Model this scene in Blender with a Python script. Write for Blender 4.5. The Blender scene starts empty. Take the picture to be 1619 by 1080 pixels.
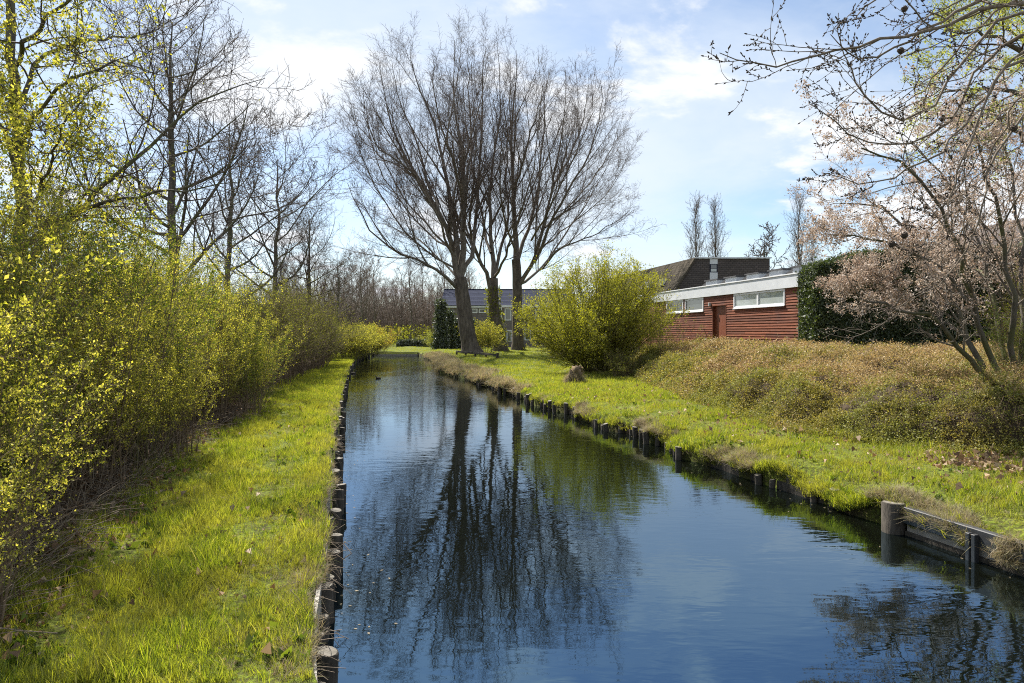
import bpy, math, random
import numpy as np
from mathutils import Vector, Matrix, Euler
R = math.radians
rng = np.random.default_rng(7)
random.seed(7)
S = bpy.context.scene
C = S.collection

# ------------------------------------------------------------------ camera, sky, sun, exposure
cam_d = bpy.data.cameras.new('camera'); cam = bpy.data.objects.new('camera', cam_d); C.objects.link(cam)
EYE = 2.5
cam.location = (0, 0, EYE); cam.rotation_euler = (R(90), 0, 0)
cam_d.sensor_width = 36; cam_d.lens = 24; cam_d.shift_y = -15/1619
cam_d.clip_start = .05; cam_d.clip_end = 3000
S.camera = cam
SUN_AZ, SUN_EL = -31, 49          # degrees, azimuth from +Y towards +X
S.view_settings.view_transform = 'Standard'; S.view_settings.look = 'None'
S.view_settings.gamma = 1; S.view_settings.exposure = 1.28; S.view_settings.use_curve_mapping = False
world = bpy.data.worlds.new('World'); S.world = world; world.use_nodes = True
def build_world():
    nt = world.node_tree; nt.nodes.clear(); N = nt.nodes.new; L = nt.links.new
    out = N('ShaderNodeOutputWorld'); bg = N('ShaderNodeBackground'); bg.inputs[1].default_value = .066
    sky = N('ShaderNodeTexSky'); sky.sky_type = 'NISHITA'; sky.sun_disc = False
    sky.sun_elevation = R(SUN_EL); sky.sun_rotation = R(SUN_AZ); sky.altitude = 0
    sky.air_density = 1.0; sky.dust_density = .35; sky.ozone_density = 1.5
    tc = N('ShaderNodeTexCoord'); sep = N('ShaderNodeSeparateXYZ'); L(tc.outputs['Generated'], sep.inputs[0])
    zz = N('ShaderNodeMath'); zz.operation = 'MAXIMUM'; zz.inputs[1].default_value = 0; L(sep.outputs[2], zz.inputs[0])
    za = N('ShaderNodeMath'); za.operation = 'ADD'; za.inputs[1].default_value = .16; L(zz.outputs[0], za.inputs[0])
    dx = N('ShaderNodeMath'); dx.operation = 'DIVIDE'; L(sep.outputs[0], dx.inputs[0]); L(za.outputs[0], dx.inputs[1])
    dy = N('ShaderNodeMath'); dy.operation = 'DIVIDE'; L(sep.outputs[1], dy.inputs[0]); L(za.outputs[0], dy.inputs[1])
    cm = N('ShaderNodeCombineXYZ'); L(dx.outputs[0], cm.inputs[0]); L(dy.outputs[0], cm.inputs[1])
    def noise(scale, detail, rough, dist, off):
        mp = N('ShaderNodeMapping'); mp.inputs['Location'].default_value = off; mp.inputs['Rotation'].default_value = (0, 0, .5); L(cm.outputs[0], mp.inputs[0])
        n = N('ShaderNodeTexNoise'); n.inputs['Scale'].default_value = scale; n.inputs['Detail'].default_value = detail
        n.inputs['Roughness'].default_value = rough; n.inputs['Distortion'].default_value = dist
        L(mp.outputs[0], n.inputs[0]); return n
    def ramp(src, a, b, lo=0, hi=1):
        r = N('ShaderNodeMapRange'); r.interpolation_type = 'SMOOTHSTEP'
        r.inputs[1].default_value = a; r.inputs[2].default_value = b; r.inputs[3].default_value = lo; r.inputs[4].default_value = hi
        L(src, r.inputs[0]); return r.outputs[0]
    thin = ramp(noise(.75, 7, .55, .5, (3.1, 1.7, 0)).outputs[0], .31, .68, 0, .80)
    wisp = ramp(noise(3.2, 9, .6, .3, (5, 2, 1)).outputs[0], .4, .8, 0, .35)
    puff = ramp(noise(1.35, 10, .58, .25, (1.3, 4.4, 2)).outputs[0], .53, .62, 0, 1)
    def mix(fac, a, b):
        m = N('ShaderNodeMix'); m.data_type = 'RGBA'
        L(fac, m.inputs[0]); L(a, m.inputs[6])
        if isinstance(b, tuple): m.inputs[7].default_value = b
        else: L(b, m.inputs[7])
        return m.outputs[2]
    c = mix(thin, sky.outputs[0], (5.7, 6.2, 6.7, 1))
    c = mix(wisp, c, (5.8, 6.2, 6.7, 1))
    c = mix(puff, c, (6.4, 6.6, 6.9, 1))
    L(c, bg.inputs[0]); L(bg.outputs[0], out.inputs[0])
build_world()
sd = bpy.data.lights.new('sun', 'SUN'); sd.energy = 5.0; sd.angle = R(.53); sd.color = (1, .945, .86)
sun = bpy.data.objects.new('sun', sd); C.objects.link(sun)
sv = Vector((math.sin(R(SUN_AZ))*math.cos(R(SUN_EL)), math.cos(R(SUN_AZ))*math.cos(R(SUN_EL)), math.sin(R(SUN_EL))))
sun.rotation_euler = (-sv).to_track_quat('-Z', 'Y').to_euler()
S.cycles.filter_width = 1.05; S.cycles.use_denoising = False
S.cycles.max_bounces = 7; S.cycles.diffuse_bounces = 3; S.cycles.glossy_bounces = 3; S.cycles.transmission_bounces = 4
S.cycles.transparent_max_bounces = 6; S.cycles.caustics_reflective = False; S.cycles.caustics_refractive = False

# ------------------------------------------------------------------ helpers
F = 1079.3
def W(px, py, Y):
    return np.array([(px-809.5)*Y/F, Y, EYE-(py-525)*Y/F])
def wy(py, z=0.):
    return (EYE-z)*F/(py-525)

def tag(o, label=None, cat=None, group=None, kind=None):
    if label: o['label'] = label
    if cat: o['category'] = cat
    if group: o['group'] = group
    if kind: o['kind'] = kind
    return o
def empty(name, loc=(0, 0, 0), rz=0, parent=None):
    o = bpy.data.objects.new(name, None); C.objects.link(o); o.location = loc; o.rotation_euler = (0, 0, rz)
    o.empty_display_size = .2
    if parent: o.parent = parent
    return o
def link(name, me, mat=None, parent=None, loc=None, coll=None):
    o = bpy.data.objects.new(name, me); (coll or C).objects.link(o)
    if mat is not None and len(me.materials) == 0: me.materials.append(mat)
    if parent: o.parent = parent
    if loc is not None: o.location = loc
    return o
def copy_tree(o, parent=None):
    c = o.copy(); C.objects.link(c)
    if parent: c.parent = parent
    for ch in list(o.children): copy_tree(ch, c)
    return c

def mesh_np(name, V, faces, smooth=False, attrs=None):
    """V (n,3); faces list of (k,m) int arrays"""
    me = bpy.data.meshes.new(name)
    V = np.asarray(V, np.float32)
    me.vertices.add(len(V)); me.vertices.foreach_set('co', V.ravel())
    faces = [np.asarray(f, np.int32) for f in faces if len(f)]
    if faces:
        nl = sum(f.size for f in faces); nf = sum(len(f) for f in faces)
        me.loops.add(nl); me.loops.foreach_set('vertex_index', np.concatenate([f.ravel() for f in faces]))
        tot = np.concatenate([np.full(len(f), f.shape[1], np.int32) for f in faces])
        st = np.concatenate([[0], np.cumsum(tot)[:-1]]).astype(np.int32)
        me.polygons.add(nf); me.polygons.foreach_set('loop_start', st)
        try: me.polygons.foreach_set('loop_total', tot)
        except Exception: pass
        if smooth: me.polygons.foreach_set('use_smooth', np.ones(nf, bool))
    if attrs:
        for k, (dom, typ, arr) in attrs.items():
            a = me.attributes.new(k, typ, dom)
            a.data.foreach_set('vector' if typ == 'FLOAT_VECTOR' else 'value', np.ascontiguousarray(arr).ravel())
    me.update(); me.validate()
    return me

class MB:
    """collects boxes, prisms, polygons and tubes into one mesh"""
    def __init__(s): s.v = []; s.f = []
    def add(s, vs, fs):
        b = len(s.v); s.v += [tuple(map(float, v)) for v in vs]; s.f += [tuple(b+i for i in f) for f in fs]
    def box(s, lo, hi, M=None):
        x0, y0, z0 = lo; x1, y1, z1 = hi
        vs = [(x0,y0,z0),(x1,y0,z0),(x1,y1,z0),(x0,y1,z0),(x0,y0,z1),(x1,y0,z1),(x1,y1,z1),(x0,y1,z1)]
        if M is not None: vs = [M @ Vector(v) for v in vs]
        s.add(vs, [(3,2,1,0),(4,5,6,7),(0,1,5,4),(1,2,6,5),(2,3,7,6),(3,0,4,7)])
        return s
    def prism(s, poly, y0, y1, M=None):      # polygon in x,z pushed along y
        n = len(poly)
        vs = [(x, y0, z) for x, z in poly]+[(x, y1, z) for x, z in poly]
        if M is not None: vs = [M @ Vector(v) for v in vs]
        s.add(vs, [tuple(range(n)), tuple(range(2*n-1, n-1, -1))]+[(i, i+n, (i+1) % n+n, (i+1) % n) for i in range(n)])
        return s
    def mesh(s, name, bevel=0):
        me = bpy.data.meshes.new(name); me.from_pydata(s.v, [], s.f); me.update()
        if bevel:
            import bmesh
            bm = bmesh.new(); bm.from_mesh(me)
            bmesh.ops.bevel(bm, geom=bm.edges[:], offset=bevel, segments=1, affect='EDGES', clamp_overlap=True)
            bm.to_mesh(me); bm.free()
        return me
    def build(s, name, mat, parent=None, loc=None, bevel=0):
        return link(name, s.mesh(name, bevel), mat, parent, loc)

# ------------------------------------------------------------------ materials
def mat_new(name):
    m = bpy.data.materials.new(name); m.use_nodes = True; nt = m.node_tree; nt.nodes.clear()
    return m, nt, nt.nodes.new, nt.links.new
def n_noise(N, L, vec, scale, detail=4, rough=.55, dist=0):
    n = N('ShaderNodeTexNoise'); n.inputs['Scale'].default_value = scale; n.inputs['Detail'].default_value = detail
    n.inputs['Roughness'].default_value = rough; n.inputs['Distortion'].default_value = dist
    if vec is not None: L(vec, n.inputs['Vector'])
    return n.outputs[0]
def n_ramp(N, L, src, stops):
    r = N('ShaderNodeValToRGB'); e = r.color_ramp.elements
    while len(e) < len(stops): e.new(.5)
    for el, (p, c) in zip(e, stops): el.position = p; el.color = (*c, 1)
    L(src, r.inputs[0]); return r.outputs[0]
def n_map(N, L, src, a, b, lo=0, hi=1, smooth=True):
    r = N('ShaderNodeMapRange'); r.interpolation_type = 'SMOOTHSTEP' if smooth else 'LINEAR'
    for i, v in enumerate((a, b, lo, hi)): r.inputs[i+1].default_value = v
    L(src, r.inputs[0]); return r.outputs[0]
def n_mix(N, L, fac, a, b, blend='MIX'):
    m = N('ShaderNodeMix'); m.data_type = 'RGBA'; m.blend_type = blend
    for i, v in ((0, fac), (6, a), (7, b)):
        if isinstance(v, (int, float)): m.inputs[i].default_value = v
        elif isinstance(v, tuple): m.inputs[i].default_value = (*v, 1)
        else: L(v, m.inputs[i])
    return m.outputs[2]

def leaf_mat(name, cols, trans=.5, patch=None, gloss=.02, pscale=.6, tint=(1.26, 1.27, .50)):
    """cols: stops over a random number per leaf; patch: second colour mixed by world-position noise"""
    m, nt, N, L = mat_new(name)
    at = N('ShaderNodeAttribute'); at.attribute_name = 'r'
    oi = N('ShaderNodeObjectInfo')
    ad = N('ShaderNodeMath'); ad.operation = 'ADD'; L(at.outputs['Fac'], ad.inputs[0])
    mu = N('ShaderNodeMath'); mu.operation = 'MULTIPLY'; mu.inputs[1].default_value = .5; L(oi.outputs['Random'], mu.inputs[0]); L(mu.outputs[0], ad.inputs[1])
    fr = N('ShaderNodeMath'); fr.operation = 'FRACT'; L(ad.outputs[0], fr.inputs[0])
    c = n_ramp(N, L, fr.outputs[0], cols)
    g = N('ShaderNodeNewGeometry')
    if patch:
        f = n_map(N, L, n_noise(N, L, g.outputs['Position'], pscale, 3), .42, .6)
        c = n_mix(N, L, f, c, n_mix(N, L, .7, c, patch))
    d = N('ShaderNodeBsdfDiffuse'); t = N('ShaderNodeBsdfTranslucent'); L(c, d.inputs[0])
    L(n_mix(N, L, 1., c, tint, 'MULTIPLY'), t.inputs[0])
    mx = N('ShaderNodeMixShader'); mx.inputs[0].default_value = trans; L(d.outputs[0], mx.inputs[1]); L(t.outputs[0], mx.inputs[2])
    gl = N('ShaderNodeBsdfGlossy'); gl.inputs['Roughness'].default_value = .6; gl.inputs[0].default_value = (1, 1, 1, 1)
    m2 = N('ShaderNodeMixShader'); m2.inputs[0].default_value = gloss; L(mx.outputs[0], m2.inputs[1]); L(gl.outputs[0], m2.inputs[2])
    o = N('ShaderNodeOutputMaterial'); L(m2.outputs[0], o.inputs[0])
    return m
def bark_mat(name, a, b, scale=6, bump=.5, moss=None, zs=.25):
    m, nt, N, L = mat_new(name)
    g = N('ShaderNodeNewGeometry'); mp = N('ShaderNodeMapping'); mp.inputs['Scale'].default_value = (1, 1, zs); L(g.outputs['Position'], mp.inputs[0])
    f = n_noise(N, L, mp.outputs[0], scale, 6, .65)
    c = n_ramp(N, L, f, [(.3, a), (.7, b)])
    if moss:
        f2 = n_map(N, L, n_noise(N, L, g.outputs['Position'], 1.3, 4), .45, .62)
        c = n_mix(N, L, f2, c, n_mix(N, L, .6, c, moss))
    p = N('ShaderNodeBsdfPrincipled'); L(c, p.inputs['Base Color']); p.inputs['Roughness'].default_value = .9
    p.inputs['Specular IOR Level'].default_value = .15
    bu = N('ShaderNodeBump'); bu.inputs['Strength'].default_value = bump; bu.inputs['Distance'].default_value = .03; L(f, bu.inputs['Height']); L(bu.outputs[0], p.inputs['Normal'])
    o = N('ShaderNodeOutputMaterial'); L(p.outputs[0], o.inputs[0]); return m
def plain(name, a, b=None, rough=.7, scale=5, bump=.2, spec=.3, stretch=(1, 1, 1), dist=.01):
    m, nt, N, L = mat_new(name); b = b or tuple(x*.75 for x in a)
    g = N('ShaderNodeNewGeometry'); mp = N('ShaderNodeMapping'); mp.inputs['Scale'].default_value = stretch; L(g.outputs['Position'], mp.inputs[0])
    f = n_noise(N, L, mp.outputs[0], scale, 6, .6)
    c = n_ramp(N, L, f, [(.3, b), (.7, a)])
    p = N('ShaderNodeBsdfPrincipled'); L(c, p.inputs['Base Color']); p.inputs['Roughness'].default_value = rough; p.inputs['Specular IOR Level'].default_value = spec
    if bump:
        bu = N('ShaderNodeBump'); bu.inputs['Strength'].default_value = bump; bu.inputs['Distance'].default_value = dist; L(f, bu.inputs['Height']); L(bu.outputs[0], p.inputs['Normal'])
    o = N('ShaderNodeOutputMaterial'); L(p.outputs[0], o.inputs[0]); return m

M = {}
M['yleaf'] = leaf_mat('young_leaf', [(0, (.06, .08, .016)), (.25, (.22, .235, .034)), (.65, (.45, .435, .065)), (1, (.66, .58, .16))], .5, tint=(1.27, 1.24, .58))
M['gleaf'] = leaf_mat('green_leaf', [(0, (.05, .085, .015)), (.5, (.10, .14, .02)), (1, (.19, .22, .035))], .5)
M['oleaf'] = leaf_mat('olive_leaf', [(0, (.09, .10, .022)), (.5, (.15, .16, .03)), (1, (.25, .24, .05))], .5)
M['wleaf'] = leaf_mat('willow_leaf', [(0, (.14, .15, .02)), (.5, (.25, .25, .03)), (1, (.36, .34, .05))], .5)
M['pale'] = leaf_mat('pale_leaf', [(0, (.18, .20, .06)), (.5, (.28, .30, .09)), (1, (.38, .38, .14))], .5)
M['ever'] = leaf_mat('evergreen_leaf', [(0, (.02, .035, .012)), (.6, (.05, .075, .02)), (1, (.11, .14, .038))], .3, gloss=.05)
M['ivy'] = leaf_mat('ivy_leaf', [(0, (.02, .035, .012)), (1, (.07, .09, .03))], .2, gloss=.10)
M['bloom'] = leaf_mat('blossom', [(0, (.20, .14, .10)), (.35, (.39, .31, .26)), (1, (.64, .57, .50))], .3, tint=(1.15, 1, .85))
M['cover'] = leaf_mat('cover_leaf', [(0, (.13, .09, .045)), (.35, (.32, .22, .11)), (.7, (.48, .35, .21)), (1, (.40, .34, .12))], .35, patch=(.36, .29, .14), pscale=.5, tint=(1.15, 1.04, .78))
M['cover2'] = leaf_mat('cover_leaf_green', [(0, (.10, .11, .03)), (.5, (.23, .20, .05)), (1, (.38, .32, .09))], .4, patch=(.20, .22, .05), pscale=.9, tint=(1.2, 1.15, .65))
M['orange'] = leaf_mat('orange_leaf', [(0, (.28, .21, .04)), (1, (.42, .28, .07))], .5)
M['grass'] = leaf_mat('grass_blade', [(0, (.06, .10, .012)), (.25, (.15, .20, .022)), (.6, (.28, .32, .034)), (.9, (.40, .42, .06)), (1, (.46, .38, .19))], .5, patch=(.33, .31, .06), pscale=1.6)
M['straw'] = leaf_mat('dry_grass', [(0, (.20, .16, .10)), (.6, (.36, .30, .20)), (1, (.24, .26, .07))], .4, tint=(1.1, 1, .8))
M['dead'] = leaf_mat('dead_leaf', [(0, (.12, .07, .04)), (.6, (.26, .17, .10)), (1, (.42, .32, .22))], .25, tint=(1.1, 1, .8))
M['bark'] = bark_mat('poplar_bark', (.045, .036, .028), (.17, .14, .11), 5, .8)
M['limb'] = bark_mat('limb_bark', (.075, .062, .050), (.22, .19, .155), 8, .3)
M['twig'] = plain('twig_bark', (.085, .065, .050), (.05, .038, .030), .85, 2, 0, .15)
M['ptwig'] = plain('poplar_twig_bark', (.115, .086, .070), (.07, .052, .043), .85, 2, 0, .15)
M['btwig'] = bark_mat('budding_branch_bark', (.10, .08, .06), (.26, .21, .16), 30, .2)
M['stem'] = bark_mat('shrub_stem_bark', (.10, .07, .045), (.24, .18, .12), 14, .2)
M['gstem'] = bark_mat('green_stem_bark', (.08, .075, .03), (.19, .17, .07), 14, .2)
M['grey'] = bark_mat('grey_bark', (.05, .045, .038), (.15, .135, .115), 7, .5, moss=(.09, .10, .03))
M['wood'] = bark_mat('weathered_wood', (.028, .024, .02), (.10, .088, .072), 12, .8)
M['woodtop'] = plain('cut_wood_top', (.22, .20, .165), (.09, .08, .065), .85, 18, .5)
M['steel'] = plain('dark_plank', (.045, .047, .05), (.02, .02, .021), .6, 9, .3, .4)
M['concrete'] = plain('pale_concrete', (.40, .38, .34), (.24, .22, .19), .9, 8, .4)
M['soil'] = plain('soil', (.075, .055, .037), (.035, .026, .018), .95, 9, .8, .1, dist=.05)
M['wtwig'] = plain('haze_paled_twig_bark', (.22, .175, .145), (.14, .11, .09), .85, 2, 0, .15)  # distance haze of the far wood put into a paler bark colour
M['white'] = plain('white_paint', (.78, .79, .80), (.68, .69, .70), .5, 2, .05)
M['fascia'] = plain('white_fascia', (.62, .64, .66), (.52, .54, .56), .55, 1.5, .05)
M['darkroof'] = plain('roof_felt', (.09, .09, .095), (.05, .05, .052), .85, 3, .3)
M['black'] = plain('dark_void', (.012, .011, .010), (.008, .008, .007), .9, 3, 0)
M['metal'] = plain('dull_metal', (.42, .42, .42), (.28, .28, .28), .4, 8, 0, .5)
M['grounddark'] = M['soil']

def mat_plank():
    m, nt, N, L = mat_new('red_stained_plank')
    g = N('ShaderNodeNewGeometry'); oi = N('ShaderNodeObjectInfo')
    mp = N('ShaderNodeMapping'); mp.inputs['Scale'].default_value = (.6, .6, 14); L(g.outputs['Position'], mp.inputs[0])
    f = n_noise(N, L, mp.outputs[0], 2.2, 7, .65, .4)
    c = n_ramp(N, L, f, [(.25, (.085, .022, .010)), (.5, (.165, .046, .018)), (.75, (.24, .085, .042))])
    w = n_map(N, L, n_noise(N, L, g.outputs['Position'], .55, 5, .7), .5, .72)
    c = n_mix(N, L, w, c, n_mix(N, L, .75, c, (.09, .035, .025)))
    w2 = n_map(N, L, n_noise(N, L, mp.outputs[0], 5, 4, .7), .58, .74)
    c = n_mix(N, L, w2, c, (.42, .22, .15))
    r = n_map(N, L, oi.outputs['Random'], 0, 1, .6, 1.25, False)
    c = n_mix(N, L, 1., c, r, 'MULTIPLY')
    p = N('ShaderNodeBsdfPrincipled'); L(c, p.inputs['Base Color']); p.inputs['Roughness'].default_value = .65; p.inputs['Specular IOR Level'].default_value = .3
    bu = N('ShaderNodeBump'); bu.inputs['Strength'].default_value = .4; bu.inputs['Distance'].default_value = .01; L(f, bu.inputs['Height']); L(bu.outputs[0], p.inputs['Normal'])
    o = N('ShaderNodeOutputMaterial'); L(p.outputs[0], o.inputs[0]); return m
M['plank'] = mat_plank()
M['door'] = plain('brown_door', (.24, .075, .038), (.15, .045, .024), .5, 3, .2, .4, (4, 4, .5))
def mat_glass(tint):
    m, nt, N, L = mat_new('window_glass')
    p = N('ShaderNodeBsdfPrincipled'); p.inputs['Base Color'].default_value = (*tint, 1); p.inputs['Roughness'].default_value = .06
    p.inputs['Specular IOR Level'].default_value = .9; p.inputs['Coat Weight'].default_value = .5
    o = N('ShaderNodeOutputMaterial'); L(p.outputs[0], o.inputs[0]); return m
M['glass'] = mat_glass((.05, .06, .065)); M['blind'] = mat_glass((.34, .38, .37))
def mat_tiles(name, a, b, sz, su):
    m, nt, N, L = mat_new(name)
    tc = N('ShaderNodeTexCoord'); br = N('ShaderNodeTexBrick'); L(tc.outputs['UV'], br.inputs[0])
    g = N('ShaderNodeNewGeometry'); sp = N('ShaderNodeSeparateXYZ'); L(g.outputs['Position'], sp.inputs[0])
    ad = N('ShaderNodeMath'); ad.operation = 'ADD'; L(sp.outputs[0], ad.inputs[0]); L(sp.outputs[1], ad.inputs[1])
    cb = N('ShaderNodeCombineXYZ'); L(ad.outputs[0], cb.inputs[0]); L(sp.outputs[2], cb.inputs[1]); L(cb.outputs[0], br.inputs[0])
    br.inputs['Color1'].default_value = (*a, 1); br.inputs['Color2'].default_value = (*b, 1); br.inputs['Mortar'].default_value = (*[x*.45 for x in b], 1)
    br.inputs['Scale'].default_value = 1; br.inputs['Brick Width'].default_value = su; br.inputs['Row Height'].default_value = sz; br.inputs['Mortar Size'].default_value = sz*.07
    f = n_noise(N, L, g.outputs['Position'], 1.1, 5)
    c = n_mix(N, L, n_map(N, L, f, .3, .7), br.outputs[0], n_mix(N, L, .4, br.outputs[0], tuple(x*.6 for x in a)))
    p = N('ShaderNodeBsdfPrincipled'); L(c, p.inputs['Base Color']); p.inputs['Roughness'].default_value = .95; p.inputs['Specular IOR Level'].default_value = .1
    bu = N('ShaderNodeBump'); bu.inputs['Strength'].default_value = .6; bu.inputs['Distance'].default_value = .03; L(br.outputs['Fac'], bu.inputs['Height']); bu.invert = True; L(bu.outputs[0], p.inputs['Normal'])
    o = N('ShaderNodeOutputMaterial'); L(p.outputs[0], o.inputs[0]); return m
M['shingle'] = mat_tiles('grey_shingle', (.115, .098, .092), (.085, .074, .07), .16, .3)
M['mosstile'] = mat_tiles('mossy_roof_tile', (.11, .092, .07), (.075, .065, .048), .22, .25)
M['bluetile'] = mat_tiles('blue_roof_tile', (.035, .042, .075), (.026, .032, .058), .34, .3)
M['greybrick'] = mat_tiles('grey_brick', (.27, .235, .225), (.22, .19, .185), .075, .22)
M['redtile'] = mat_tiles('red_roof_tile', (.26, .14, .11), (.19, .10, .08), .3, .3)
M['render'] = plain('white_render', (.74, .75, .76), None, .8, 2, .1)

# ------------------------------------------------------------------ banks and terrain
LB_px = [(592, 562.5), (574, 567), (558, 577), (548, 600), (537, 640), (531, 700), (522, 800), (513, 900), (505, 1000), (498, 1080)]
RB_px = [(664, 562.5), (690, 573), (700, 590), (730, 598), (775, 613), (850, 640), (1000, 690), (1130, 737), (1200, 765), (1400, 830), (1465, 852), (1619, 908)]
def bank(px, near):
    pts = [((x-809.5)*wy(y)/F, wy(y)) for x, y in px]
    pts.append(near); pts.sort(key=lambda p: p[1]); a = np.array(pts); return a[:, 1], a[:, 0]
LY, LX = bank(LB_px, (2.4, -10.)); RY, RX = bank(RB_px, (10., -10.))
END = wy(562.5)
def Xl(y): return np.interp(y, LY, LX) + .05*np.sin(y*2.1)+.03*np.sin(y*5.3+1)
def Xr(y): return np.interp(y, RY, RX) + (.13*np.sin(y*1.3)+.10*np.sin(y*3.1+1)+.05*np.sin(y*7.3))*np.clip((y-9)/2, .1, 1)
def Xs(y): return np.interp(y, [-10, 0, 5, 8, 12.6, 18.5, 20.5, 30, 42, 49, 62, 80, 120], [0.3, -2.2, -3.6, -4.5, -5.9, -6.6, -7.5, -9.3, -11.2, -12.9, -16.2, -24, -36])
def Xg(y): return np.interp(y, [-10, 0, 7, 10.8, 13, 18.8, 28, 35, 42, 60], [16, 13, 10.0, 7.6, 5.5, 5.15, 5.4, 6.2, 7.5, 12])
def hn(x, y):
    return (np.sin(x*1.7+.6*y)+np.sin(y*1.3-x*.9+2)+np.sin(x*3.9+y*2.7+1)*.5)
def ss(t): t = np.clip(t, 0, 1); return t*t*(3-2*t)
def Zg(x, y):
    x = np.asarray(x, float); y = np.asarray(y, float)
    z = .42+.025*hn(x, y)
    rise = 1.00*ss((x-Xg(y)+.5)/5.5)*(1-.7*ss((y-46)/16))
    z = z+np.where(x > 0, rise, 0)+.12*ss((x-Xr(y))/2.)*(y < 80)*(x > Xr(y))
    z = z+.25*ss((Xs(y)-x)/3.)*(y < 90)
    # rounded verge on the right bank
    z = z-np.where((x > Xr(y)-.1) & (y < END), (.17+.07*np.sin(y*2.7)+.06*np.sin(y*6.1+1))*np.exp(-np.clip(x-Xr(y), 0, 9)/.26), 0)
    return z
def terrain():
    ys = np.concatenate([np.linspace(-12, 3, 16), np.linspace(3.2, 30, 150), np.linspace(30.4, END-.06, 90), [END+.02, END+.3], np.linspace(END+1, 120, 40), np.geomspace(125, 900, 16)])
    offl = np.concatenate([[0, .03, .08, .15, .25, .4], np.linspace(.6, 12, 40), np.geomspace(13, 700, 22)])
    rows = []; msk = []
    for y in ys:
        xl, xr = float(Xl(y)), float(Xr(y))
        lx = xl-offl[::-1]; rx = xr+offl
        z1 = Zg(lx, np.full_like(lx, y)); z2 = Zg(rx, np.full_like(rx, y))
        canal = y < END
        bx = np.linspace(xl+.02, xr-.02, 8); bz = np.full(8, -1.1) if canal else Zg(bx, np.full(8, y))
        rows.append(np.column_stack([np.concatenate([lx, bx, rx]), np.full(len(lx)*2+8, y), np.concatenate([z1, bz, z2])]))
        soil = np.concatenate([ss((Xs(y)-lx)/.5+.4) if y < 75 else np.zeros_like(lx), np.full(8, 0.), ss((rx-Xg(y))/.6+.3)*(y < 48)])
        msk.append(soil)
    V = np.array(rows); ny, nx = V.shape[:2]
    idx = np.arange(ny*nx).reshape(ny, nx)
    f = np.stack([idx[:-1, :-1], idx[:-1, 1:], idx[1:, 1:], idx[1:, :-1]], -1).reshape(-1, 4)
    me = mesh_np('ground', V.reshape(-1, 3), [f], True, {'soil': ('POINT', 'FLOAT', np.array(msk).ravel())})
    m, nt, N, L = mat_new('ground_turf')
    g = N('ShaderNodeNewGeometry'); at = N('ShaderNodeAttribute'); at.attribute_name = 'soil'
    f1 = n_noise(N, L, g.outputs['Position'], 1.2, 6, .65); f2 = n_noise(N, L, g.outputs['Position'], 22, 5, .7)
    grass = n_ramp(N, L, f1, [(.3, (.09, .13, .016)), (.5, (.16, .21, .022)), (.7, (.24, .26, .045))])
    grass = n_mix(N, L, n_map(N, L, f2, .4, .65), n_mix(N, L, .85, grass, (.05, .045, .02)), grass)
    soilc = n_ramp(N, L, f2, [(.35, (.03, .022, .014)), (.55, (.09, .062, .04)), (.7, (.17, .12, .08))])
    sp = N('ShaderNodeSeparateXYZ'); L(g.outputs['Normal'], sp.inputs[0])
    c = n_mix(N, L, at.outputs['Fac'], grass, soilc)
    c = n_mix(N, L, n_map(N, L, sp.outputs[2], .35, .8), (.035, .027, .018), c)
    p = N('ShaderNodeBsdfPrincipled'); L(c, p.inputs['Base Color']); p.inputs['Roughness'].default_value = .95; p.inputs['Specular IOR Level'].default_value = .1
    bu = N('ShaderNodeBump'); bu.inputs['Strength'].default_value = .8; bu.inputs['Distance'].default_value = .05; L(f2, bu.inputs['Height']); L(bu.outputs[0], p.inputs['Normal'])
    o = N('ShaderNodeOutputMaterial'); L(p.outputs[0], o.inputs[0])
    tag(link('ground', me, m), 'grassy ground and banks on both sides of the canal', kind='structure')
terrain()
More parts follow.
